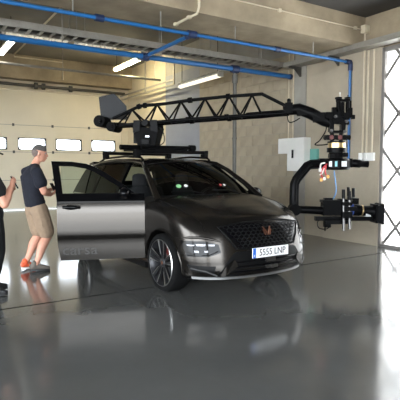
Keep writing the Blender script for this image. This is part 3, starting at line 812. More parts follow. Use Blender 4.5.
# --- interior
part(MB().tube([(.72, -.74, .93), (.72, .74, .93)], [.16, .16], 12, True, side=(1, 0, 0), ry=[.2, .2]), 'dashboard', 'car_trim', car, 50)
part(MB().tube([(.45 + .03 * math.sin(a), .37 + .18 * math.cos(a), .98 + .18 * math.sin(a)) for a in np.linspace(0, 2 * PI, 25)], .016, 6).cyl((.46, .37, .98), (.6, .37, .95), .04, 10).bar((.46, .2, .98), (.46, .54, .98), .02, .03), 'steering_wheel', 'car_black', car, 60)
for sy in (-.37, .37):
    st = part(MB().limb([(.35, sy, .55), (-.05, sy, .52)], [.09, .1], 12, (0, 1, 0), [.24, .24]).limb([(-.12, sy, .6), (-.22, sy, .9), (-.30, sy, 1.13)], [.07, .08, .06], 12, (0, 1, 0), [.23, .24, .18]), 'front_seat', 'seat_cloth', car, 60)
    part(MB().limb([(-.31, sy, 1.2), (-.34, sy, 1.33)], [.045, .04], 10, (0, 1, 0), [.13, .11]), 'headrest', 'seat_cloth', st, 60)
part(MB().limb([(-.75, 0, .55), (-1.1, 0, .53)], [.1, .1], 12, (0, 1, 0), [.66, .66]).limb([(-1.15, 0, .6), (-1.4, 0, 1.1)], [.08, .06], 12, (0, 1, 0), [.64, .6]), 'rear_bench', 'seat_cloth', car, 60)
for sy in (-.4, .4): part(MB().limb([(-1.42, sy, 1.15), (-1.45, sy, 1.25)], [.04, .035], 10, (0, 1, 0), [.12, .1]), 'rear_headrest', 'seat_cloth', car, 60)
part(MB().ball((.42, 0, 1.42), (.03, .11, .035)).bar((.42, 0, 1.44), (.5, 0, 1.5), .02, .02), 'rear_view_mirror', 'car_black', car, 50)

# --- wheels
def make_wheel():
    root = empty('wheel'); root.parent = car
    R0, Wd = .345, .235
    tp = [(.268, -.095), (.282, -.112), (.305, -.118), (.325, -.11), (.338, -.095), (.345, -.06), (.345, .06), (.338, .095), (.325, .11), (.305, .118), (.282, .112), (.268, .095)]
    MB().lathe(tp, (0, 0, 0), 'y', 56, True).build('tyre', 'tyre', root, 35)
    rp = [(.274, -.108), (.267, -.112), (.260, -.09), (.246, -.06), (.238, .09), (.272, .1), (.276, .0)]
    MB().lathe(rp, (0, 0, 0), 'y', 56, True).build('rim', 'rim_dark', root, 35)
    MB().lathe([(.268, -.116), (.276, -.110), (.266, -.104)], (0, 0, 0), 'y', 56, True).build('rim_edge', 'rim_cut', root, 60)
    MB().lathe([(.17, -.0), (.17, .02), (.05, .02), (.05, 0)], (0, 0, 0), 'y', 36, True).build('brake_disc', 'disc_steel', root, 30)
    MB().lathe([(0.001, -.092), (.03, -.092), (.055, -.08), (.062, -.05), (.062, .02), (0.001, .02)], (0, 0, 0), 'y', 24, True).build('hub', 'rim_dark', root, 40)
    MB().lathe([(.001, -.096), (.022, -.095), (.026, -.09)], (0, 0, 0), 'y', 18).build('cap_badge', 'copper', root)
    cm = MB().bar((.11, -.02, .09), (.02, -.02, .165), .06, .06).build('brake_caliper', 'caliper_red', root)
    for k in range(5):
        for dlt in (-.17, .17):
            a = PI / 2 + 2 * PI * k / 5
            def P(r, da, y): return Vector((r * math.cos(a + da), y, r * math.sin(a + da)))
            sp = MB(); w = .16
            i0, i1 = P(.05, dlt * 1.6 - .25, -.082), P(.05, dlt * 1.6 + .25, -.082)
            o0, o1 = P(.264, dlt * 1.2 - .085, -.104), P(.264, dlt * 1.2 + .085, -.104)
            sp.prism([i0, i1, o1, o0], (0, .03, 0))
            spo = sp.build('spoke', 'rim_dark', root)
            e = MB(); q0 = i1.lerp(o1, .25) if dlt > 0 else i0.lerp(o0, .25); q1 = o1 if dlt > 0 else o0
            r0 = i0.lerp(o0, .45) if dlt > 0 else i1.lerp(o1, .45)
            inn = (i0.lerp(o0, 1.0) - q1) * .42 if dlt > 0 else (i1.lerp(o1, 1.0) - q1) * .42
            e.prism([q0, q1, q1 + inn], (0, -.003, 0)).build('machined_face', 'rim_cut', spo)
    return root
wh = make_wheel()
bpy.context.view_layer.update()
SPOTS = [((1.319, -.80, .345), 0.0), ((-1.319, -.80, .345), 0), ((1.319, .80, .345), PI), ((-1.319, .80, .345), PI)]
for i, (loc, rz) in enumerate(SPOTS):
    w_ = wh if i == 0 else copy_tree(wh, car)
    w_.location = loc; w_.rotation_euler = (0, 0 if i == 0 else .4 * i, rz)

# --- opened front passenger door (u: from hinge rearward, z up; skin on the outside)
DOOR_ANG = math.radians(67)
door = empty('front_door', (.915, -.895, 0)); door.parent = car
# local door axes: -x runs rearward when closed, -y is outside
door.rotation_euler = (0, 0, DOOR_ANG)
door.scale = (.955, 1, 1)
def yskin(z):      # offset of outer skin relative to hinge plane at y=0 (outside = -y)
    return -(interp(z, [.35, .39, .45, .51, .58, .605, .64, .80, .95, 1.0, 1.1], [.022, .016, .012, .008, .003, -.002, -.012, -.016, -.010, -.002, .02]))
zrow = [.335, .37, .42, .47, .52, .58, .60, .62, .65, .70, .78, .85, .90, .94, .97, 1.0, 1.03]
Rr = [[Vector((-u, yskin(z) * -1 - .0, z)) for u in np.linspace(.012, 1.105, 12)] for z in zrow]
DL = 1.105
for r_ in Rr:
    for p in r_:
        if p.z < .55: p.x = p.x * (1 - .03 * (0.55 - p.z) / .2)
part(MB().sheet(Rr, -.05), 'door_shell', 'car_paint', door, 30)
part(MB().span((-DL + .03, .055, .39), (-.03, .11, 1.0)), 'door_trim_panel', 'car_trim', door)
part(MB().bar((-.75, .12, .75), (-.25, .12, .78), .06, .05), 'armrest', 'car_trim', door)
# window frame follows the tumblehome (leans inward = +y)
def yf(z): return .07 + .42 * max(0, z - 1.03) + .10 * max(0, z - 1.03) ** 2
def fpt(u, z): return Vector((-u, yf(z), z))
outer = [(.03, 1.06), (.30, 1.26), (.50, 1.385), (.64, 1.465), (.76, 1.505), (.95, 1.53), (1.20, 1.535), (1.115, 1.06)]
inner = [(.20, 1.13), (.34, 1.22), (.52, 1.325), (.65, 1.40), (.76, 1.44), (.93, 1.468), (1.10, 1.472), (1.045, 1.13)]
fm = MB()
for i in range(len(outer) - 1):
    q = [fpt(*outer[i]), fpt(*outer[i + 1]), fpt(*inner[i + 1]), fpt(*inner[i])]
    fm.prism(q, (0, .04, 0))
fm.prism([fpt(*outer[0]), fpt(*inner[0]), fpt(*inner[-1]), fpt(*outer[-1])], (0, .04, 0))
part(fm, 'window_frame', 'car_gloss', door)
# inner grid of the glass
ug = []
for j in range(6):
    z_lo = 1.12
    row = []
    for i in range(13):
        u = lerp(.19, 1.08, i / 12); zt_ = interp(u, [p[0] for p in inner[:-1]], [p[1] for p in inner[:-1]])
        z = lerp(z_lo, zt_ + .01, j / 5); row.append(fpt(u, z) + Vector((0, .02, 0)))
    ug.append(row)
part(MB().grid(ug), 'window_glass', 'door_glass', door)
part(MB().tube([(-.10, .088, 1.13), (-.5, .09, 1.13), (-1.10, .09, 1.13)], .012, 6), 'belt_moulding', 'car_gloss', door)
part(MB().sheet([[Vector((-u, .002 + .9 * max(0, z - 1.05), z)) for u in (.012, 1.104)] for z in (1.028, 1.05, 1.135)], -.03), 'belt_black', 'car_gloss', door)
hp = part(MB().ball((-.93, .002, .975), (.10, .02, .033), 18, 8), 'handle_recess', 'car_black', door, 60)
part(MB().tube([(-1.03, -.02, .983), (-.98, -.045, .983), (-.88, -.045, .981), (-.82, -.02, .978)], .012, 8, ry=.018, side=(0, 0, 1)), 'door_handle', 'car_gloss', door, 60)
mo2 = part(mirror_mesh(), 'door_mirror', 'car_gloss', door, 50)
mo2.location = (-.27, -.06, 1.15)
tmx = text_mesh('carsa', .17, .0015); tmx.materials.append(MATS['decal_dark'])
to = link('door_lettering', tmx, door)
to.matrix_local = Matrix.Translation((-.83, .0065, .455)) @ Matrix.Rotation(.06, 4, 'X') @ Matrix(((1, 0, 0, 0), (0, 0, -1, 0), (0, 1, 0, 0), (0, 0, 0, 1))) @ Matrix.Diagonal((1.25, 1, 1, 1))

# ================================================================== CAMERA CRANE on the roof
def cpt(x, y, z): return M_car @ Vector((x, y, z))
PIV = cpt(-.55, 0, 1.62)
crane = empty('camera_crane', PIV)
tag(crane, 'black truss camera crane mounted on the car roof', 'camera crane')
CT = Matrix.Translation(-PIV)
def cp(b, n, mt, smooth=False, parent=None):
    o = b.build(n, mt, parent or crane, smooth)
    if parent is None: o.matrix_parent_inverse = CT
    else: o.matrix_parent_inverse = Matrix.Identity(4)
    return o
GD = 6.9                                             # distance of the gimbal
tip = on_depth(338, 130, GD)
adir = Vector((tip.x - PIV.x, tip.y - PIV.y, 0)).normalized()
anor = Vector((-adir.y, adir.x, 0))                  # across the arm
def arm(px, py, off=0.0):
    r = ray(px, py); t = (Vector((PIV.x, PIV.y, 0)) - Vector((0, 0, 0))).dot(anor) / r.dot(anor)
    return _C + r * t + anor * off
RC = Matrix.Rotation(CAR_RZ, 3, 'Z')
# cross bars and feet on the roof
for x in (.02, -1.12):
    cp(MB().bar(cpt(x, -.60, 1.685), cpt(x, .60, 1.685), .08, .05), 'cross_bar', 'rig_black')
    for s_ in (-1, 1):
        cp(MB().box(cpt(x, s_ * .575, 1.655), (.11, .07, .11), RC).box(cpt(x, s_ * .60, 1.685), (.1, .03, .06), RC), 'bar_foot', 'rig_matt')
for s_ in (-1, 1): cp(MB().bar(cpt(.05, s_ * .22, 1.712), cpt(-1.16, s_ * .22, 1.745), .06, .045), 'base_rail', 'rig_black')
cp(MB().cyl(cpt(-.55, -.58, 1.765), cpt(-.55, .55, 1.765), .04, 14), 'outrigger_beam', 'rig_black', 50)
cp(MB().cyl(cpt(-.30, -.35, 1.765), cpt(-.30, .58, 1.765), .03, 14).cyl(cpt(-.30, .50, 1.765), cpt(-.30, .60, 1.765), .05, 14), 'outrigger_beam', 'rig_black', 50)
cp(MB().box(cpt(-.55, 0, 1.735), (.56, .5, .035), RC), 'base_plate', 'rig_matt')
cp(MB().cyl(cpt(-.55, 0, 1.75), tw(.09, 0, 1.80) if False else cpt(-.55, 0, 1.80), .17, 28), 'slew_ring', 'rig_black', 40)
# tower: tapered box with cheek plates
RA = Matrix((adir, anor, Vector((0, 0, 1)))).transposed()
def tw(u, v, z): return Vector((PIV.x, PIV.y, 0)) + adir * (u - .09) + anor * v + Vector((0, 0, z))
zt = arm(147, 125).z
m = MB()
lo, hi = 1.80, zt - .05
A = [tw(-.14, -.13, lo), tw(.14, -.13, lo), tw(.14, .13, lo), tw(-.14, .13, lo)]
B = [tw(-.21, -.16, hi), tw(.21, -.16, hi), tw(.21, .16, hi), tw(-.21, .16, hi)]
m.add(A + B, [(0, 3, 2, 1), (4, 5, 6, 7), (0, 1, 5, 4), (1, 2, 6, 5), (2, 3, 7, 6), (3, 0, 4, 7)])
cp(m, 'tower', 'rig_matt')
for s_ in (-1, 1):
    for u0 in (-1, 1):
        cp(MB().prism([tw(u0 * .20, s_ * .15, hi - .08), tw(u0 * .09, s_ * .15, hi - .05), tw(u0 * .08, s_ * .15, zt + .06), tw(u0 * .19, s_ * .15, zt + .06)], anor * (.02 * s_)), 'cheek_plate', 'rig_black')
cp(MB().cyl(tw(0, -.19, zt + .02), tw(0, .19, zt + .02), .05, 18), 'pivot_pin', 'rig_black', 50)
lb = MB().box(tw(.03, -.158, (lo + hi) / 2 + .0), (.06, .006, .022), RA); cp(lb, 'maker_label', 'motor_silver')
cp(MB().box(tw(.0, -.16, lo + .06), (.12, .03, .07), RA).box(tw(-.17, -.05, lo + .12), (.08, .14, .16), RA), 'control_box', 'rig_black')
cp(MB().tube(spline([tw(.2, -.1, hi), tw(.27, -.1, hi - .08), tw(.29, -.12, hi - .22), tw(.22, -.12, lo)], 6), .008, 6), 'cable', 'rig_black')
# truss: one upper chord, two lower chords
HW = .14
topc = [(113, 118.5), (140, 106), (165, 103.8), (190, 100.2), (228, 96.4), (262, 94)]
botc = [(115, 126.5), (145, 124.2), (190, 120.4), (228, 117.8), (262, 115.6), (287, 113.4)]
T3 = [arm(*p) for p in topc] + [arm(289, 107.5)]
cp(MB().tube(T3, .026, 10), 'upper_chord', 'rig_black', 60)
for s_ in (-1, 1):
    Bm = [arm(*p) + anor * (s_ * HW * (1 if 0 < i < 5 else .5)) for i, p in enumerate(botc)]
    cp(MB().tube(Bm, .027, 10), 'lower_chord', 'rig_black', 60)
def on_line(c, x): return interp(x, [p[0] for p in c], [p[1] for p in c])
bx = [120, 132, 146, 157, 170, 181, 193, 205, 217, 229, 241, 252, 262]
for i in range(len(bx) - 1):
    up_ = (i % 2 == 0)
    for s_ in (-1, 1):
        a_ = arm(bx[i], on_line(botc if up_ else topc, bx[i])); b_ = arm(bx[i + 1], on_line(topc if up_ else botc, bx[i + 1]))
        if up_: a_ = a_ + anor * (s_ * HW)
        else: b_ = b_ + anor * (s_ * HW)
        cp(MB().cyl(a_, b_, .0145, 8), 'diagonal', 'rig_black', 60)
for x in (146, 170, 193, 217, 241, 262):
    y = on_line(botc, x); cp(MB().cyl(arm(x, y, -HW), arm(x, y, HW), .012, 8), 'cross_tie', 'rig_black', 60)
for (x, dx) in ((139, 3), (145, 3), (190, 4), (228, 4)):
    a_ = arm(x - dx / 2, on_line(topc, x - dx / 2)); b_ = arm(x + dx / 2, on_line(topc, x + dx / 2))
    cp(MB().cyl(a_, b_, .043, 14), 'chord_clamp', 'rig_matt', 50)
for x in (190, 228):
    for s_ in (-1, 1):
        cp(MB().cyl(arm(x - 2, on_line(botc, x - 2)) + anor * s_ * HW, arm(x + 2, on_line(botc, x + 2)) + anor * s_ * HW, .04, 12), 'chord_clamp', 'rig_matt', 50)
cp(MB().tube([arm(246, 116.0), arm(289, 112.6)], .05, 14), 'arm_sleeve', 'rig_black', 50)
# counterweights and grey board at the tail
for (x, y, r, off, L_) in ((103, 122, .092, -.05, .12), (114.5, 127.5, .075, -.02, .16)):
    c = arm(x, y); c0 = c - anor * .16; c1 = c + anor * (L_)
    wgt = cp(MB().cyl(c0, c1, r, 26).cyl(c0 - anor * .02, c0, r * .55, 20), 'counterweight', 'rig_matt', 40)
cp(MB().cyl(arm(98, 122.8) , arm(125, 124), .02, 10).cyl(arm(104.5, 122.5, -.22), arm(104.5, 122.5, .22), .02, 10), 'weight_bar', 'rig_black', 50)
bd = [arm(95.6, 96, .12), arm(111, 92.2, .12), arm(123.5, 105, .12), arm(124.5, 119, .12), arm(98, 119, .12)]
bo = cp(MB().prism(bd, anor * .012), 'grey_board', 'rig_grey'); bo['label'] = 'flat grey board at the counterweight end'
# nose section of the arm
seg = [arm(283, 110.5), arm(299, 109), arm(311, 113.5), arm(324, 120.5), arm(332, 124)]
cp(MB().tube(seg, [.085, .085, .08, .075, .06], 12, ry=[.06] * 5, side=(0, 0, 1)) if False else MB().tube(seg, [.07, .085, .088, .085, .07], 12), 'arm_nose', 'rig_black', 40)
cp(MB().box(arm(289, 108.5), (.11, .2, .15), RA).cyl(arm(289, 103, 0), arm(289, 99.5, 0), .03, 12).cyl(arm(289, 101, -.1), arm(289, 101, .1), .025, 10), 'arm_joint', 'rig_matt')
cp(MB().box(arm(302, 112), (.15, .16, .1), RA).box(arm(320, 117.5), (.2, .17, .13), RA), 'nose_housing', 'rig_matt')
cp(MB().tube(spline([arm(287, 115), arm(289, 122), arm(294, 121.5), arm(300, 118)], 6), .008, 6), 'cable', 'rig_black')

# ================================================================== STABILISED HEAD hanging from the crane
gb = empty('gimbal_head', on_depth(336, 170, GD))
tag(gb, 'black stabilised camera head hanging from the crane arm', 'gimbal head')
GT = Matrix.Translation(-Vector(gb.location))
_n = Vector((_fw.x, _fw.y, 0)).normalized()           # the head faces square across the view
def G(x, y, off=0.0): return on_depth(x, y, GD) + _n * off
RG = Matrix((_rt, _n, Vector((0, 0, 1)))).transposed()
PX = GD / F_PX
def gp(b, n, mt, smooth=False):
    o = b.build(n, mt, gb, smooth); o.matrix_parent_inverse = GT; return o
# shock absorbing stack
for (x, y0, y1, r) in ((338.5, 99, 124, .035), (347.5, 99, 118, .03)):
    gp(MB().cyl(G(x, y0), G(x, y1), r, 12).cyl(G(x, y0 - 1.5), G(x, y0), r * 1.5, 12), 'damper', 'rig_black', 50)
gp(MB().cyl(G(340, 106), G(340, 119), .022, 12), 'damper_shaft', 'rod_steel', 50)
gp(MB().cyl(G(340, 93), G(340, 98), .008, 8).box(G(340, 93), (.02, .02, .02), RG), 'antenna', 'wire_white')
gp(MB().cyl(G(348, 95), G(348, 100), .008, 8), 'antenna', 'rig_black')
gp(MB().box(G(343, 100.5), (13 * PX, .08, .03), RG).box(G(349, 113), (5 * PX, .1, .14), RG), 'upper_bracket', 'rig_matt')
gp(MB().box(G(336, 118), (15 * PX, .13, .15), RG).box(G(331, 126), (4 * PX, .12, .17), RG).box(G(342.5, 127), (4 * PX, .12, .15), RG).box(G(344, 123), (9 * PX, .08, .05), RG), 'mount_block', 'rig_black')
gp(MB().box(G(337, 132), (13 * PX, .14, .035), RG).cyl(G(332, 130), G(332, 142), .028, 12).cyl(G(341, 130), G(341, 142), .028, 12), 'mount_fork', 'rig_black')
gp(MB().tube([G(324.5, 137.5), G(350, 137.5)], .036, 14), 'isolator_bar', 'rig_matt', 50)
for k in range(6):
    x = 326.5 + k * 4.2
    gp(MB().cyl(G(x, 137.5, -.055), G(x, 137.5, .055), .034, 12), 'isolator_ball', 'caliper_red' if k in (1, 3) else 'rig_black', 50)
gp(MB().lathe([(.125, -.07), (.125, .07), (.06, .07), (.06, -.07)], G(336.5, 146.5), 'z', 28, True), 'slip_ring', 'brass', 40)
gp(MB().lathe([(.132, .05), (.132, .072), (.05, .072), (.05, .05)], G(336.5, 146.5), 'z', 28, True), 'ring_flange', 'rig_black', 40)
gp(MB().lathe([(.138, -.085), (.138, -.02), (.05, -.02), (.05, -.085)], G(336.5, 146.5), 'z', 28, True), 'ring_collar', 'rig_black', 40)
gp(MB().cyl(G(336, 152), G(336, 160), .10, 22), 'pan_neck', 'rig_matt', 40)
gp(MB().lathe([(.001, .08), (.17, .08), (.2, .05), (.2, -.06), (.17, -.085), (.001, -.085)], G(336, 164), 'z', 32), 'pan_motor', 'rig_black', 40)
for (x, mt, w) in ((327, 'motor_silver', 2.6), (332.3, 'motor_cyan', 2.0), (340, 'motor_silver', 5)):
    c = G(x, 164, -.2 + .5 * abs(x - 336) * PX * .3); gp(MB().box(c, (w * PX, .03, .075), RG), 'motor_label', mt)
gp(MB().tube([G(346, 162.5), G(352, 163), G(353, 163.2), G(360, 163.8), G(361, 163.8), G(368, 164.2)], [.05, .05, .06, .06, .05, .05], 16), 'balance_tube', 'rig_black', 40)
# yoke: square tube sweeping down to the left, then the bottom bar
yk = [G(326, 163.5), G(311, 164.5), G(307.5, 166), G(296.5, 179.5), G(294.6, 184), G(294.2, 192), G(294, 201), G(294, 210)]
gp(MB().tube(yk, .082, 8, ry=.07), 'yoke_arm', 'rig_black', 35)
gp(MB().tube([p + Vector((0, 0, .0)) - _n * .085 for p in yk[1:-1]], .014, 6), 'yoke_cable', 'rig_matt', 60)
gp(MB().tube([G(291.5, 209.5), G(300, 209.5), G(330, 211)], .058, 14), 'tilt_tube', 'rig_black', 40)
gp(MB().cyl(G(294, 209.5, -.085), G(294, 209.5, .085), .085, 22), 'roll_motor', 'rig_matt', 40)
for (x, y, w, h_, o_) in ((327, 116, 6, 6, -.09), (333, 112, 4, 8, -.05), (345, 117, 5, 7, -.08), (350, 105, 3, 9, .03), (334, 122, 5, 5, -.1), (341, 110, 3, 14, -.07), (329, 121, 5, 4, .08), (353, 117, 3, 4, .0)):
    gp(MB().box(G(x, y, o_), (w * PX, .06, h_ * PX), RG), 'housing_block', 'rig_matt')
for (x, y) in ((334, 117), (345, 122), (330, 131), (343, 132)):
    gp(MB().cyl(G(x, y, -.10), G(x, y, -.06), .022, 10), 'lock_knob', 'rod_steel', 50)
for (x, y, w, h_, o_) in ((330, 156, 5, 4, -.08), (343, 155, 5, 4, -.08), (322, 162, 6, 7, 0), (350, 163, 3, 9, 0)):
    gp(MB().box(G(x, y, o_), (w * PX, .1, h_ * PX), RG), 'motor_bracket', 'rig_black')
# loose connector leads
for pts, mt in (([(325, 164), (321, 168), (319, 174), (321, 178)], 'wire_red'), ([(324, 166), (323, 171), (324, 175)], 'wire_red'), ([(323, 163), (319, 164), (318, 169)], 'wire_white'), ([(322, 168), (320, 173), (317.5, 175)], 'wire_white')):
    gp(MB().tube(spline([G(x, y, -.12) for x, y in pts], 5), .011, 6), 'lead', mt, 60)
for (x, y, mt) in ((319, 179.5, 'wire_orange'), (325.5, 176.5, 'wire_orange'), (318, 170, 'wire_white'), (322, 178.5, 'wire_white')):
    gp(MB().box(G(x, y, -.12), (.035, .03, .045), RG), 'connector', mt)
gp(MB().tube(spline([G(325, 122), G(326, 130), G(320, 140), G(315, 144.5), G(322, 145), G(329, 144)], 6), .009, 6), 'loop_cable', 'rig_black', 60)
gp(MB().tube(spline([G(334, 170), G(335.5, 182), G(336, 192), G(332, 200), G(324, 204)], 6), .007, 6), 'blue_cable', 'wire_blue', 60)

# ================================================================== CINEMA CAMERA in the yoke
cc = empty('cinema_camera', G(345, 220))
tag(cc, 'cinema camera with blue ringed lens and black matte box', 'camera')
CCT = Matrix.Translation(-Vector(cc.location))
def kp(b, n, mt, smooth=False):
    o = b.build(n, mt, cc, smooth); o.matrix_parent_inverse = CCT; return o
kp(MB().box(G(334, 208), (24 * PX, .18, .21), RG).box(G(343, 205), (8 * PX, .18, .17), RG), 'camera_body', 'rig_matt')
kp(MB().box(G(333, 201), (24 * PX, .17, .035), RG).box(G(328, 199.5), (8 * PX, .08, .05), RG), 'top_plate', 'rig_black')
kp(MB().box(G(343, 218.5), (56 * PX, .1, .06), RG).box(G(336, 222), (22 * PX, .14, .05), RG), 'dovetail_plate', 'rig_black')
kp(MB().cyl(G(322, 219, -.06), G(374, 219.5, -.06), .012, 10).cyl(G(322, 219, .06), G(374, 219.5, .06), .012, 10), 'support_rods', 'rig_matt', 60)
for (x, y0, y1, off) in ((340.8, 189, 229.5, -.13), (346.6, 190.5, 222 + 6, -.13), (351.2, 187.5, 216, .13), (356.2, 188.5, 216, .13)):
    r_ = kp(MB().cyl(G(x, y0, off), G(x, y1, off), .021, 12), 'upright_rod', 'rod_steel', 50)
    kp(MB().cyl(G(x, y0, off), G(x, y0 + 9, off), .024, 12), 'rod_sleeve', 'rig_black', 50)
for (x, y, o_, w, dd, hh_) in ((344, 203, -.13, 10, .07, .05), (344, 214, -.13, 10, .07, .09), (354, 203, .13, 14, .07, .05), (353, 199, 0, 6, .26, .035), (348, 208, -.13, 12, .06, .06)):
    kp(MB().box(G(x, y, o_), (w * PX, dd, hh_), RG), 'rod_clamp', 'rig_black')
kp(MB().tube([G(347, 209.5), G(350, 209.7), G(350.2, 209.7), G(359, 210.3), G(359.2, 210.3), G(366, 210.8), G(373, 211.4)], [.075, .075, .085, .085, .075, .075, .09], 24), 'lens', 'rig_black', 35)
kp(MB().tube([G(349.5, 209.7), G(352.5, 209.9)], .089, 24), 'lens_ring', 'lens_blue', 35)
kp(MB().tube([G(361, 210.3), G(362.2, 210.4)], .081, 24), 'lens_ring', 'brass', 35)
kp(MB().box(G(367, 214.5), (5 * PX, .12, .05), RG), 'lens_motor', 'motor_silver')
mbx_ = MB()
c = G(376.5, 213.5); hw, hh, dp = .15, .145, .05
for (dx0, w0, h0) in ((-.045, .10, .10), (.055, .17, .15)): pass
q0 = [G(373, 213) + _n * (sx * .10) + Vector((0, 0, sz * .10)) for sx, sz in ((-1, -1), (1, -1), (1, 1), (-1, 1))]
q1 = [G(380, 213.5) + _n * (sx * .17) + Vector((0, 0, sz * .15)) for sx, sz in ((-1, -1), (1, -1), (1, 1), (-1, 1))]
mbx_.add(q0 + q1, [(0, 1, 2, 3), (0, 1, 5, 4), (1, 2, 6, 5), (2, 3, 7, 6), (3, 0, 4, 7)])
q2 = [p + _rt * .012 for p in q1]
kp(mbx_, 'matte_box', 'rig_matt')
kp(MB().box(G(373.8, 213.2), (.03, .24, .27), RG), 'filter_stage', 'rig_black')
kp(MB().tube(spline([G(322, 219), G(317.5, 222), G(319, 228), G(326, 229), G(331, 226)], 6), .007, 6), 'loop_cable', 'rig_black', 60)
kp(MB().box(G(327, 224), (6 * PX, .1, .09), RG).cyl(G(325, 226), G(325, 231), .01, 8), 'battery_mount', 'rig_matt')

# ================================================================== PEOPLE (local: +x forward, +y left)
def blob(mb, name, mt, parent, voxel=.012, it=4):
    o = mb.build(name, mt, parent)
    par = o.parent; o.parent = None
    baked(o, [('REMESH', dict(mode='VOXEL', voxel_size=voxel, use_smooth_shade=True)), ('SMOOTH', dict(factor=.5, iterations=it))])
    o.parent = par
    o.data.polygons.foreach_set('use_smooth', [True] * len(o.data.polygons))
    if not o.data.materials: o.data.materials.append(MATS[mt])
    return o
V = Vector
def head_mb(m, c, yawh=0.0, tilt=0.0):
    """head about 0.235 tall centred on c"""
    R = Matrix.Rotation(yawh, 3, 'Z') @ Matrix.Rotation(tilt, 3, 'Y')
    def h(x, y, z): return c + R @ V((x, y, z))
    e = (0, tilt, yawh)
    m.ball(h(-.012, 0, .03), (.098, .078, .088), 18, 12, e)
    m.ball(h(.012, 0, -.03), (.078, .066, .090), 18, 12, e)
    m.ball(h(.048, 0, -.085), (.038, .040, .030), 12, 8, e)
    m.limb([h(-.03, .05, -.055), h(.03, .032, -.095)], [.024, .022]); m.limb([h(-.03, -.05, -.055), h(.03, -.032, -.095)], [.024, .022])
    m.limb([h(.085, 0, .018), h(.104, 0, -.025)], [.010, .016])
    m.ball(h(.088, 0, -.062), (.014, .024, .012), 10, 7, e)
    m.limb([h(.083, .03, .03), h(.083, -.03, .03)], [.010, .010])
    for s_ in (-1, 1): m.ball(h(-.012, s_ * .078, -.012), (.018, .010, .032), 10, 8, e)
    return h
def hand_mb(m, wrist, d, palm_n, thumb_side, curl=.9, s=1.0):
    """palm + five fingers; d = forward, palm_n = palm facing direction"""
    d = V(d).normalized(); pn = (V(palm_n) - d * V(palm_n).dot(d)).normalized(); sd_ = d.cross(pn) * thumb_side
    w = V(wrist)
    m.limb([w, w + d * .045 * s, w + d * .085 * s], [.016 * s, .017 * s, .015 * s], 10, sd_, [.026 * s, .040 * s, .040 * s])
    for k, (off, L) in enumerate(((.030, .078), (.010, .086), (-.011, .080), (-.031, .062))):
        p = w + d * .088 * s + sd_ * off * s; pts = [p - d * .02]; a = .25 * curl
        for j, f in enumerate((.45, .32, .23)):
            p = p + (d * math.cos(a) + pn * math.sin(a)) * L * f * s; pts.append(p); a += .75 * curl
        m.limb(pts, [.0095 * s, .0095 * s, .0088 * s, .008 * s], 8)
    p = w + d * .025 * s + sd_ * .028 * s
    m.limb([p, p + (sd_ * .75 + d * .6 + pn * .3) * .038 * s, p + (sd_ * .8 + d * 1.4 + pn * 1.0) * .040 * s, p + (sd_ * .6 + d * 2.0 + pn * 1.6) * .040 * s], [.013 * s, .012 * s, .011 * s, .009 * s], 8)
def shoe(name, ankle, d, parent, upper, sole, s=1.0, pitch=0.0):
    d = V((d[0], d[1], 0)).normalized(); sd_ = V((-d.y, d.x, 0)); g0 = V((ankle[0], ankle[1], ankle[2] - .085))
    R = Matrix.Rotation(pitch, 3, sd_)
    def q(a, b, z): return g0 + R @ (d * a + sd_ * b + V((0, 0, z)))
    m = MB()
    m.limb([q(-.055, 0, .058), q(.02, 0, .062), q(.10, 0, .048), q(.165, 0, .036)], [.042, .048, .036, .026], 12, sd_, [.036, .042, .046, .036])
    m.limb([q(-.03, 0, .07), q(-.025, 0, .105)], [.045, .045], 12)
    o = blob(m, name, upper, parent, .008, 3)
    sm_ = MB(); n = 18
    out = []
    for k in range(n):
        a = 2 * PI * k / n; x = .055 + .135 * math.cos(a); w = (.050 if math.cos(a) > -.2 else .042) * math.sin(a); out.append(q(x, w, .0))
    sm_.prism(out, R @ V((0, 0, .026)))
    sm_.build('sole', sole, o)
    lc = MB()
    for k in range(3): lc.tube([q(.045 + k * .022, -.03, .092 - k * .011), q(.05 + k * .022, 0, .108 - k * .012), q(.045 + k * .022, .03, .092 - k * .011)], .004, 5)
    lc.build('laces', 'sole_white', o)
    return o
def add_head_details(root, h, e, hair_mt, stubble_mt, cap=False):
    hr = MB()
    hr.ball(h(-.010, 0, .052), (.100, .078, .078), 18, 12, e)
    hr.ball(h(.040, 0, .088), (.045, .052, .032), 14, 8, e)
    o = blob(hr, 'hair', hair_mt, root, .008, 3)
    if stubble_mt:
        sb = MB(); sb.ball(h(-.028, 0, .012), (.086, .079, .080), 18, 12, e); blob(sb, 'hair_sides', stubble_mt, root, .008, 3)
    for s_ in (-1, 1):
        eo_ = MB().ball(h(.074, s_ * .032, .008), .013, 10, 7).build('eye', 'eye_white', root, True)
        MB().ball(h(.084, s_ * .033, .008), .006, 8, 6).build('iris', 'rig_black', eo_, True)
        MB().limb([h(.088, s_ * .016, .030), h(.080, s_ * .048, .030)], [.005, .004], 6).build('eyebrow', hair_mt, root, True)
    MB().limb([h(.098, .018, -.061), h(.101, 0, -.060), h(.098, -.018, -.061)], [.003, .004, .003], 6).build('lips', 'caliper_red' if False else 'skin', root, True)

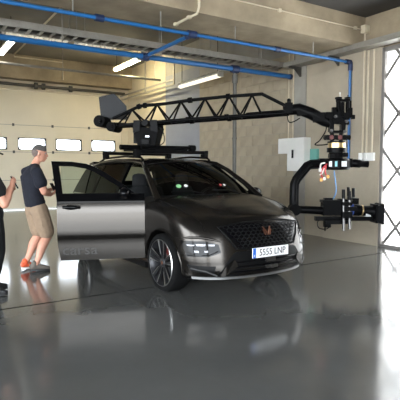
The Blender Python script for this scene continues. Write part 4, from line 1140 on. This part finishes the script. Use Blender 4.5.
def make_person(loc, rz, label, J, shirt, legs, long_legs, shoes, name='person'):
    root = empty(name, loc, rz); tag(root, label, 'person')
    J = {k: V(v) for k, v in J.items()}
    m = MB()
    h = head_mb(m, J['head'], J['hy'].x, J['hy'].y)
    m.limb([J['neck'] - V((.01, 0, .04)), J['neck'], J['head'] - V((.02, 0, .06))], [.062, .055, .054])
    m.limb([J['pelvis'], J['waist'], J['chest'], J['neck'] - V((0, 0, .06))], [.105, .10, .115, .07], 16, (0, 1, 0), [.15, .14, .165, .11])
    for s_ in ('r', 'l'):
        m.limb([J['sh_' + s_], (J['sh_' + s_] + J['el_' + s_]) / 2, J['el_' + s_]], [.062, .058, .050])
        m.limb([J['el_' + s_], J['el_' + s_].lerp(J['wr_' + s_], .35), J['wr_' + s_]], [.050, .050, .031])
        d = J['wr_' + s_] - J['el_' + s_]
        hand_mb(m, J['wr_' + s_], J['hd_' + s_], J['hp_' + s_], -1 if s_ == 'r' else 1)
        m.limb([J['hip_' + s_], (J['hip_' + s_] + J['kn_' + s_]) / 2, J['kn_' + s_]], [.098, .09, .066])
        calf = J['kn_' + s_].lerp(J['an_' + s_], .35) - V((.018, 0, 0))
        m.limb([J['kn_' + s_], calf, J['kn_' + s_].lerp(J['an_' + s_], .75), J['an_' + s_]], [.066, .068, .044, .040])
        m.limb([J['an_' + s_], J['an_' + s_] + V((.06, 0, -.05))], [.036, .03])
    blob(m, 'body', 'skin', root, .0095, 3)
    # shirt
    m = MB()
    m.limb([J['pelvis'] + V((0, 0, .02)), J['waist'], J['chest'], J['neck'] - V((.01, 0, .055))], [.135, .125, .135, .075], 18, (0, 1, 0), [.19, .178, .205, .115])
    for s_ in ('r', 'l'):
        a, b = J['sh_' + s_], J['el_' + s_]
        m.limb([J['neck'].lerp(a, .45) - V((0, 0, .03)), a, a.lerp(b, .3), a.lerp(b, .56)], [.070, .080, .084, .090])
    sh = blob(m, 'shirt', shirt, root, .011, 4)
    # trousers / shorts
    m = MB()
    m.limb([J['pelvis'] - V((0, 0, .03)), J['pelvis'] + V((0, 0, .06))], [.125, .122], 16, (0, 1, 0), [.178, .17])
    for s_ in ('r', 'l'):
        a, b, c = J['hip_' + s_], J['kn_' + s_], J['an_' + s_]
        if long_legs: m.limb([a, a.lerp(b, .5), b, b.lerp(c, .4), c + V((0, 0, -.02))], [.125, .118, .098, .096, .074])
        else: m.limb([a, a.lerp(b, .5), a.lerp(b, .84)], [.122, .122, .115])
    tr_ = blob(m, 'trousers' if long_legs else 'shorts', legs, root, .011, 4)
    if not long_legs:
        for s_ in ('r', 'l'):
            a, b = J['hip_' + s_], J['kn_' + s_]
            MB().lathe([(.096, 0), (.099, .008), (.099, .02), (.096, .028)], (0, 0, 0), 'z', 20, True)
        pk = MB(); a = J['hip_r'].lerp(J['kn_r'], .45)
        pk.box(a + V((.0, -.103, 0)), (.12, .012, .13)); pk.build('pocket', legs, tr_)
    for s_ in ('r', 'l'): shoe('shoe', J['an_' + s_], J['ft_' + s_], root, shoes[s_][0], shoes[s_][1], 1.0, shoes[s_][2])
    return root, h, J

J1 = dict(head=(.085, 0, 1.655), hy=(-.35, .10, 0), neck=(.015, 0, 1.505), chest=(-.05, 0, 1.32), waist=(-.03, 0, 1.08), pelvis=(0, 0, .93),
          sh_r=(-.045, -.195, 1.40), el_r=(.03, -.265, 1.125), wr_r=(.17, -.14, 1.075), hd_r=(1, .5, .25), hp_r=(.1, .6, .6),
          sh_l=(-.045, .185, 1.395), el_l=(.06, .25, 1.14), wr_l=(.20, .10, 1.12), hd_l=(.9, -.6, .2), hp_l=(.1, -.6, .6),
          hip_r=(.02, -.095, .87), kn_r=(.13, -.10, .49), an_r=(-.055, -.12, .095), ft_r=(1, -.25),
          hip_l=(.01, .095, .87), kn_l=(.09, .10, .50), an_l=(-.12, .09, .10), ft_l=(1, .35))
MAN = on_depth(35, 200, 6.72); MAN.z = 0
p1, h1, J1v = make_person(MAN, math.radians(8), 'man with short hair in navy t-shirt and khaki shorts standing behind the open car door', J1, 'tee_navy', 'khaki', False,
                          {'r': ('shoe_grey', 'shoe_black', .05), 'l': ('shoe_orange', 'sole_white', .12)})
add_head_details(p1, h1, (0, .10, -.35), 'hair', 'hair_short')
ph = MB().box((0, 0, 0), (.012, .075, .15), (0, -.5, .1)).build('phone', 'rig_black')
ph.location = Matrix.Translation(MAN) @ Matrix.Rotation(math.radians(8), 4, 'Z') @ V((.262, -.035, 1.165))
ph.rotation_euler = (0, 0, math.radians(8))
tag(ph, 'black phone held by the man in khaki shorts', 'phone')

J2 = dict(head=(-.015, 0, 1.59), hy=(.1, .12, 0), neck=(.0, 0, 1.43), chest=(-.04, 0, 1.25), waist=(-.02, 0, 1.03), pelvis=(0, 0, .90),
          sh_r=(.0, -.19, 1.36), el_r=(.15, -.24, 1.05), wr_r=(.22, -.10, 1.235), hd_r=(.3, .5, .8), hp_r=(-.5, .8, .2),
          sh_l=(.0, .19, 1.36), el_l=(.13, .24, 1.06), wr_l=(.22, .09, 1.20), hd_l=(.3, -.5, .8), hp_l=(-.5, -.8, .2),
          hip_r=(.0, -.095, .84), kn_r=(.035, -.11, .48), an_r=(-.03, -.13, .095), ft_r=(1, -.2),
          hip_l=(.0, .095, .84), kn_l=(.04, .11, .48), an_l=(-.04, .12, .095), ft_l=(1, .2))
MAN2 = on_depth(-9, 200, 5.42); MAN2.z = 0
p2, h2, J2v = make_person(MAN2, math.radians(-12), 'man in black t-shirt, black trousers and black cap at the edge of the room', J2, 'tee_black', 'trouser_black', True,
                          {'r': ('shoe_black', 'shoe_black', 0), 'l': ('shoe_black', 'shoe_black', 0)})
add_head_details(p2, h2, (0, .12, .1), 'hair', None)
cpm = MB(); cpm.ball(h2(-.008, 0, .058), (.106, .086, .076), 18, 12, (0, .12, .1)); cpm.limb([h2(.09, .03, .05), h2(.15, 0, .035), h2(.09, -.03, .05)], [.01, .012, .01], 10, (0, 0, 1))
blob(cpm, 'cap', 'tee_black', p2, .008, 3)
ph = MB().box((0, 0, 0), (.014, .10, .16), (0, -.5, 0)).build('radio_controller', 'rig_black')
ph.location = Matrix.Translation(MAN2) @ Matrix.Rotation(math.radians(-12), 4, 'Z') @ V((.255, -.02, 1.285)); ph.rotation_euler = (0, 0, math.radians(-12))
tag(ph, 'black handset held by the man in black trousers', 'handset')
bpy.context.view_layer.update()
